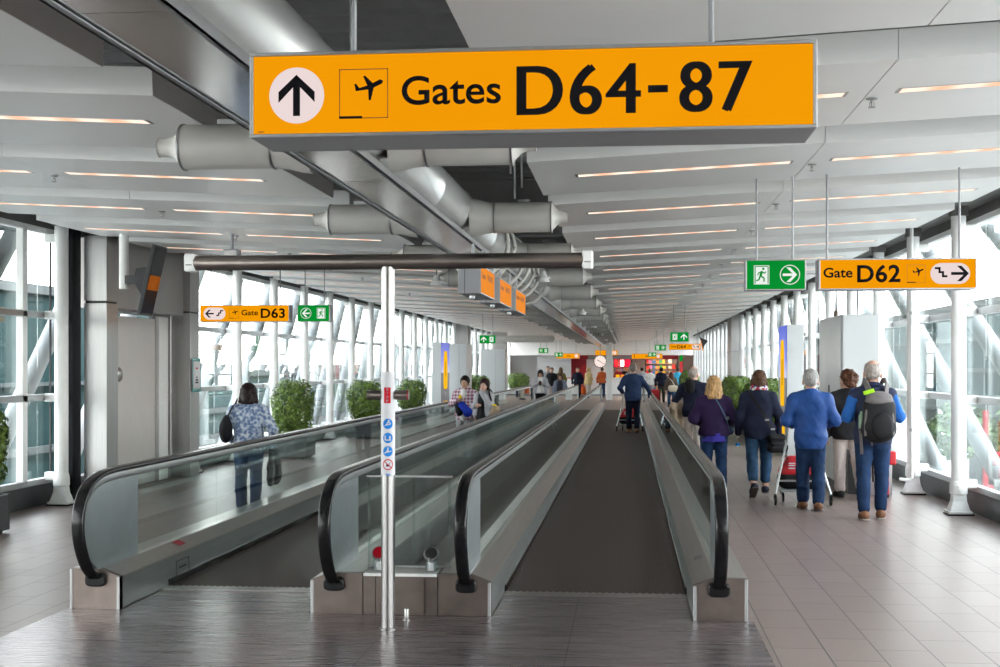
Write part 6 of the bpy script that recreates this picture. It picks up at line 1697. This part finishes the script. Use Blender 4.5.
# floral blouse
p8, k8 = person('dark bob-haired person from behind in blue and white floral blouse behind the left walkway', (-4.40, 14.75, 0), 0.15, 1.53, 'floral', jean, ('bob', hairm((0.014, 0.008, 0.008))), 'skin_tan', {'L': (0.02, 0.02, 0.0), 'R': (-0.03, 0.05, 0.0)}, {'e': (0.170, -0.02, 0.64), 'w': (0.14, 0.09, 0.56), 'hd': (-0.3, 1, -0.2), 'pn': (-1, 0, 0)}, {'e': (0.175, -0.02, 0.635), 'w': (0.175, 0.03, 0.51), 'hd': (0, 0.3, -1), 'pn': (-1, 0, 0)}, w=1.16, hem=0.49, loose=1.15, hip=1.0)
b8 = held('shoulder_bag', 'black shoulder bag on the left side of the floral-blouse person', 'bag', p8)
F = Field(); F.ell((-0.255, -0.06, 0.96), (0.075, 0.13, 0.13), 0.03); F.ell((-0.25, -0.06, 1.06), (0.05, 0.11, 0.10), 0.06); F.wrinkle(0.008, 26, 2); field_obj(F, 'bag_body', blackc, b8, 0.012)
strap(b8, [(-0.25, -0.10, 1.06), (-0.195, -0.125, 1.20), (-0.135, -0.05, 1.312), (-0.14, 0.03, 1.315), (-0.20, 0.11, 1.18), (-0.25, 0.10, 1.06)], 0.032, 0.010, blackc)
b8b = held('jacket', 'dark jacket hanging from the right hand of the floral-blouse person', 'jacket', p8)
F = Field(); F.cap((0.275, 0.04, 0.72), (0.285, 0.06, 0.42), 0.05, 0.085, 0.04); F.cap((0.30, 0.08, 0.66), (0.33, 0.10, 0.48), 0.05, 0.05, 0.04); F.wrinkle(0.012, 28, 2); field_obj(F, 'hanging_cloth', blackc, b8b, 0.012)
F = Field(); F.cap((0.265, -0.01, 0.70), (0.255, -0.03, 0.36), 0.035, 0.04, 0.03); F.wrinkle(0.006, 30, 1); field_obj(F, 'hanging_sleeve', blackc, b8b, 0.012)
# the couple
p9, k9 = person('young person in red and blue plaid shirt on the left walkway, facing us', (-3.05, 24.1, 0.0115), PI-0.15, 1.53, 'plaid', cloth((0.5, 0.5, 0.52)), ('crop', hairm((0.012, 0.009, 0.009))), 'skin_tan', STAND, ARM_DOWN, ARM_CHEST, w=1.10, hem=0.45, loose=1.3, h=0.012, shoes=white_c)
F = Field(); F.ell(k9['T']((0, 0.070, 0.775)), (0.050, 0.040, 0.12), 0.02); F.ell(k9['T']((0, 0.078, 0.52)), (0.065, 0.045, 0.12), 0.03); field_obj(F, 'undershirt', white_c, p9, 0.012)
b9 = held('jacket', 'bright blue and black jacket bundled at the waist of the plaid-shirt person', 'jacket', p9)
F = Field(); F.cap((0.02, 0.15, 0.98), (-0.10, 0.16, 0.86), 0.07, 0.09, 0.04); F.wrinkle(0.010, 30, 2); field_obj(F, 'blue_cloth', cloth((0.012, 0.04, 0.42)), b9, 0.012)
F = Field(); F.cap((0.11, 0.14, 1.00), (0.05, 0.17, 0.84), 0.055, 0.06, 0.04); F.wrinkle(0.010, 30, 5); field_obj(F, 'black_cloth', blackc, b9, 0.012)
w9 = local(p9, k9['ew']['wR']+k9['ew']['hR']*0.09); t = thing('snack', 'small yellow snack packet in the hand of the plaid-shirt person', 'snack', (w9.x, w9.y-0.02, w9.z)); MB().box(-0.03, 0.03, -0.012, 0.012, 0.0, 0.055).build('wrapper', cloth((0.85, 0.62, 0.03)), t, bevel=0.01); MB().box(-0.03, 0.03, -0.003, 0.003, 0.055, 0.066).build('crimped_end', cloth((0.85, 0.62, 0.03)), t)
p10, k10 = person('long-haired person in light grey cardigan and black dress next to plaid shirt, hand at mouth', (-2.62, 23.5, 0.0115), PI-0.55, 1.49, blackc, blackc, ('long', hairm((0.030, 0.012, 0.012))), 'skin_pale', STAND, {'e': (0.14, 0.05, 0.66), 'w': (0.04, 0.105, 0.835), 'hd': (-0.3, -0.2, 1), 'pn': (0, -1, 0)}, {'e': (0.165, -0.01, 0.65), 'w': (0.04, 0.13, 0.675), 'hd': (-1, 0.2, 0), 'pn': (0, -1, 0)}, w=1.0, hem=0.48, sleeve=0.02, loose=0.7, h=0.012, skirt=(blackc, 0.30), head_yaw=0.35)
cardigan(p10, k10, lightgrey, 0.012, 0.54)
b10 = held('shoulder_bag', 'beige shoulder bag with black strap beside the long-haired person', 'bag', p10)
F = Field(); F.cap((-0.27, -0.06, 0.80), (-0.27, 0.06, 0.80), 0.10, k=0.03); F.cap((-0.25, -0.03, 0.94), (-0.25, 0.03, 0.94), 0.06, k=0.06); F.wrinkle(0.008, 28, 2); field_obj(F, 'bag_body', cloth((0.42, 0.32, 0.22)), b10, 0.012)
strap(b10, [(-0.24, -0.03, 0.98), (-0.19, -0.08, 1.12), (-0.135, -0.02, 1.27), (-0.15, 0.05, 1.24), (-0.22, 0.08, 1.10), (-0.25, 0.04, 0.98)], 0.028, 0.008, blackc); MB().box(-0.375, -0.365, -0.03, 0.0, 0.70, 0.90).build('dark_strap', blackc, b10); MB().box(-0.31, -0.25, 0.04, 0.10, 0.99, 1.02).build('yellow_tag', cloth((0.85, 0.65, 0.02)), b10, bevel=0.005)
# two women further along the left walkway
p11, k11 = person('black-haired person in white top and grey cardigan looking at a phone', (-2.95, 43.5, 0.0115), PI, 1.59, white_c, blackc, ('long', hairm((0.010, 0.008, 0.010))), 'skin', STAND, ARM_CHEST, ARM_CHEST, w=1.06, hem=0.50, sleeve=0.02, loose=0.8, h=0.016, head_pitch=0.3)
cardigan(p11, k11, lightgrey, 0.016, 0.50, 1.1)
w = local(p11, (0, 0.27, 1.14)); t = thing('phone', 'dark mobile phone held by the white-top person', 'phone', tuple(w)); MB().box(-0.04, 0.04, -0.006, 0.006, -0.07, 0.07).build('case', 'black_plastic', t, bevel=0.006); MB().box(-0.036, 0.036, 0.006, 0.008, -0.062, 0.062).build('screen', 'dark_blue_screen', t)
p12, k12 = person('brown-haired person in grey denim jacket and dark dress on the left walkway', (-2.40, 45.5, 0.0115), PI, 1.45, cloth((0.05, 0.055, 0.07)), blackc, ('shoulder', hairm((0.10, 0.05, 0.03))), 'skin', STAND, ARM_DOWN, ARM_DOWN, w=1.10, hem=0.48, sleeve=0.02, loose=0.8, h=0.016, skirt=(cloth((0.05, 0.055, 0.07)), 0.34))
cardigan(p12, k12, cloth((0.20, 0.23, 0.30)), 0.016, 0.52, 1.15)
# the small figures at the far end
far = [(-3.55, 60.0, 1.66, PI, blackc, beige, 'short', (0.02, 0.015, 0.012), 'dark-suited distant person behind the white-top person'),
       (-3.85, 62.0, 1.72, PI, greyc, greyc, 'short', (0.03, 0.02, 0.015), 'distant pink-faced person just left of the dark-suited one'),
       (-3.35, 64.0, 1.66, 0.3, cloth((0.20, 0.17, 0.05)), beige, 'shoulder', (0.12, 0.06, 0.03), 'distant brown-haired person behind the grey-jacket person'),
       (-2.62, 66.5, 1.66, PI, navy, blackc, 'short', (0.02, 0.012, 0.01), 'distant dark-clothed person standing before the red panel'),
       (-2.05, 66.0, 1.66, PI*0.7, cloth((0.55, 0.42, 0.20)), cloth((0.45, 0.40, 0.34)), 'shoulder', (0.55, 0.42, 0.22), 'distant blonde person in beige coat before the red panel'),
       (-1.46, 71.0, 1.66, 0.2, cloth((0.45, 0.09, 0.02)), jean, 'short', (0.05, 0.03, 0.02), 'distant person in rust-orange jacket beside the clock pillar'),
       (0.05, 70.0, 1.62, 0.0, greyc, jean, 'short', (0.02, 0.015, 0.01), 'distant dark-haired person just left of the blazer person'),
       (0.70, 70.5, 1.66, 0.0, lightgrey, jean, 'short', (0.02, 0.015, 0.01), 'distant dark-haired person just right of the blazer person'),
       (1.05, 66.0, 1.60, 0.0, white_c, greyc, 'short', (0.20, 0.12, 0.06), 'distant pale-shirted person left of the navy-jacket shopper'),
       (1.52, 62.0, 1.68, 0.1, navy, cloth((0.06, 0.07, 0.06)), 'short', (0.02, 0.015, 0.01), 'distant person in navy jacket at the shop shelf with red suitcase'),
       (1.75, 54.5, 1.50, 0.1, cloth((0.11, 0.085, 0.07)), jean2, 'shoulder', (0.10, 0.03, 0.015), 'distant red-brown-haired person in dark top with cream bag'),
       (2.45, 66.0, 1.66, 0.0, cloth((0.05, 0.45, 0.72)), jean, 'short', (0.05, 0.03, 0.02), 'distant person in bright cyan jacket near the shop shelf'),
       (-0.62, 78.4, 1.62, PI, cloth((0.35, 0.02, 0.03)), blackc, 'short', (0.02, 0.015, 0.01), 'shop assistant in red behind the white counter'),
       (-0.30, 78.9, 1.66, PI, blackc, blackc, 'short', (0.02, 0.015, 0.01), 'shop assistant in black behind the white counter')]
fk = {}
for i, (x, y, Hh, rz, c1, c2, hs, hc_, lab) in enumerate(far):
    lg = {'L': (0.18, 0.08, 0.0), 'R': (-0.16, 0.16, 0.3)} if i in (9, 10) else STAND
    fk[i] = person(lab, (x, y, 0), rz, Hh, c1, c2, (hs, hairm(hc_)), 'skin' if i != 1 else 'skin_pale', lg, w=1.12, hem=0.47, loose=1.2, h=0.024)
t = thing('suitcase', 'small red suitcase beside the navy-jacket shopper', 'suitcase', (1.22, 61.8, 0)); MB().box(-0.2, 0.2, -0.12, 0.12, 0.06, 0.62).build('shell', 'red', t, bevel=0.05); MB().tube([(-0.12, 0, 0.6), (-0.12, 0, 0.95), (0.12, 0, 0.95), (0.12, 0, 0.6)], 0.012, 8).build('handle', 'alu_grey', t)
for sx in (-0.14, 0.14): MB().lathe([(0.04, -0.02), (0.04, 0.02)], (sx, 0, 0.04), 12, 'x').build('wheel', 'black_rubber', t)
bb = held('shoulder_bag', 'cream bag on the hip of the red-brown-haired person', 'bag', fk[10][0]); F = Field(); F.cap((-0.06, -0.21, 0.82), (0.14, -0.21, 0.82), 0.10, k=0.03); F.cap((-0.04, -0.20, 0.74), (0.12, -0.20, 0.74), 0.10, k=0.03); field_obj(F, 'bag_body', cloth((0.60, 0.52, 0.40)), bb, 0.02); strap(bb, [(0.10, -0.2, 0.92), (0.0, -0.19, 1.10), (-0.13, -0.05, 1.25), (-0.12, 0.1, 1.2)], 0.03, 0.01, cloth((0.60, 0.52, 0.40)))
bb = held('carrier_bag', 'orange carrier bag held by the blonde person in beige coat', 'bag', fk[4][0]); bb.location.x -= 0.05; MB().box(0.24, 0.34, -0.15, 0.15, 0.30, 0.66).build('bag_body', cloth((0.75, 0.13, 0.02)), bb, bevel=0.02); MB().tube([(0.29, -0.08, 0.66), (0.29, 0, 0.76), (0.29, 0.08, 0.66)], 0.01, 8).build('handle', cloth((0.75, 0.13, 0.02)), bb)

# luggage trolleys
def trolley(loc, rz, lab, red=True):
    t = thing('luggage_trolley', lab, 'trolley', loc, rz)
    for sx in (-1, 1):
        MB().tube([(sx*0.17, 0.05, 1.00), (sx*0.18, 0.10, 0.80), (sx*0.23, 0.14, 0.55), (sx*0.335, -0.02, 0.14)], 0.015, 10).build('side_tube', 'alu', t, smooth=True)
        MB().tube([(sx*0.23, 0.14, 0.55), (sx*0.24, 0.42, 0.16)], 0.013, 10).build('front_tube', 'alu', t, smooth=True)
        w_ = MB().lathe([(0.055, -0.016), (0.072, -0.010), (0.072, 0.010), (0.055, 0.016)], n=20, axis='x').build('wheel', 'black_rubber', t, smooth=True); w_.location = (sx*0.335, -0.02, 0.073)
        MB().lathe([(0.03, -0.020), (0.03, 0.020)], n=14, axis='x').build('hub', 'alu', w_)
        w_ = MB().lathe([(0.045, -0.014), (0.060, -0.009), (0.060, 0.009), (0.045, 0.014)], n=20, axis='x').build('wheel', 'black_rubber', t, smooth=True); w_.location = (sx*0.19, 0.42, 0.061)
        MB().tube([(sx*0.24, 0.42, 0.16), (sx*0.19, 0.42, 0.075)], 0.012, 8).build('caster_fork', 'alu_grey', t)
    MB().tube([(-0.17, 0.05, 1.00), (0.17, 0.05, 1.00)], 0.017, 12).build('push_bar', 'black_rubber', t, smooth=True)
    MB().tube([(-0.285, 0.04, 0.30), (0.285, 0.04, 0.30)], 0.013, 10).build('cross_tube', 'alu', t); MB().box(-0.25, 0.25, 0.05, 0.46, 0.16, 0.18).build('platform', 'alu_grey', t, bevel=0.004)
    F = Field(); F.cap((-0.11, 0.26, 0.52), (0.11, 0.26, 0.52), 0.08, k=0.04); F.cap((-0.17, 0.28, 0.40), (0.17, 0.28, 0.40), 0.10, k=0.05); F.clip((0, 0, -1), -0.36); field_obj(F, 'bag_top', 'red' if red else blackc, t, 0.014)
    F = Field(); F.cap((-0.17, 0.27, 0.34), (0.17, 0.27, 0.34), 0.11, k=0.05); F.cap((-0.17, 0.27, 0.28), (0.17, 0.27, 0.28), 0.10, k=0.05); F.clip((0, 0, 1), 0.365); field_obj(F, 'bag_bottom', blackc, t, 0.014)
    for z in (0.50, 0.475, 0.44): MB().box(-0.15, -0.07, 0.172, 0.184, z, z+0.012).build('white_stripe', 'sticker_white', t)
    return t
trolley((2.13, 16.30, 0), 0.0, 'luggage trolley with red bag pushed by the blue-jacket person')
trolley((0.02, 34.05, 0.0115), 0.0, 'luggage trolley in front of the blazer person on the walkway', True)
# ================================================================== LIGHT AND CAMERA
wd = bpy.data.worlds.new('sky'); SC.world = wd; wd.use_nodes = True
nt = wd.node_tree; bg = nt.nodes['Background']
tc = node(nt, 'ShaderNodeTexCoord'); sx = node(nt, 'ShaderNodeSeparateXYZ'); nt.links.new(tc.outputs['Generated'], sx.inputs[0])
cr = node(nt, 'ShaderNodeValToRGB')
cr.color_ramp.elements[0].position = 0.0; cr.color_ramp.elements[0].color = (1.0, 0.97, 0.94, 1)
cr.color_ramp.elements[1].position = 0.6; cr.color_ramp.elements[1].color = (0.86, 0.92, 1.0, 1)
nt.links.new(sx.outputs[2], cr.inputs['Fac']); nt.links.new(cr.outputs[0], bg.inputs['Color'])
bg.inputs['Strength'].default_value = SKY
cam = bpy.data.cameras.new('camera'); co = bpy.data.objects.new('camera', cam); COL.objects.link(co)
co.location = (0, 0, HCAM); co.rotation_euler = (PI/2, 0, math.atan(129/1300))
cam.sensor_width = 36.0; cam.sensor_fit = 'HORIZONTAL'; cam.lens = 36.0*1300/1000
cam.shift_y = (366-333.5)/1000.0
cam.clip_end = 500
SC.camera = co
SC.view_settings.view_transform = 'Standard'; SC.view_settings.look = 'None'; SC.view_settings.gamma = 1.0
SC.view_settings.use_curve_mapping = False
SC.view_settings.exposure = EXPO
SC.cycles.max_bounces = 10; SC.cycles.diffuse_bounces = 6; SC.cycles.glossy_bounces = 5
SC.cycles.transmission_bounces = 8; SC.cycles.transparent_max_bounces = 40
SC.cycles.caustics_reflective = False; SC.cycles.caustics_refractive = False
SC.cycles.sample_clamp_indirect = 6.0
SC.cycles.use_denoising = True
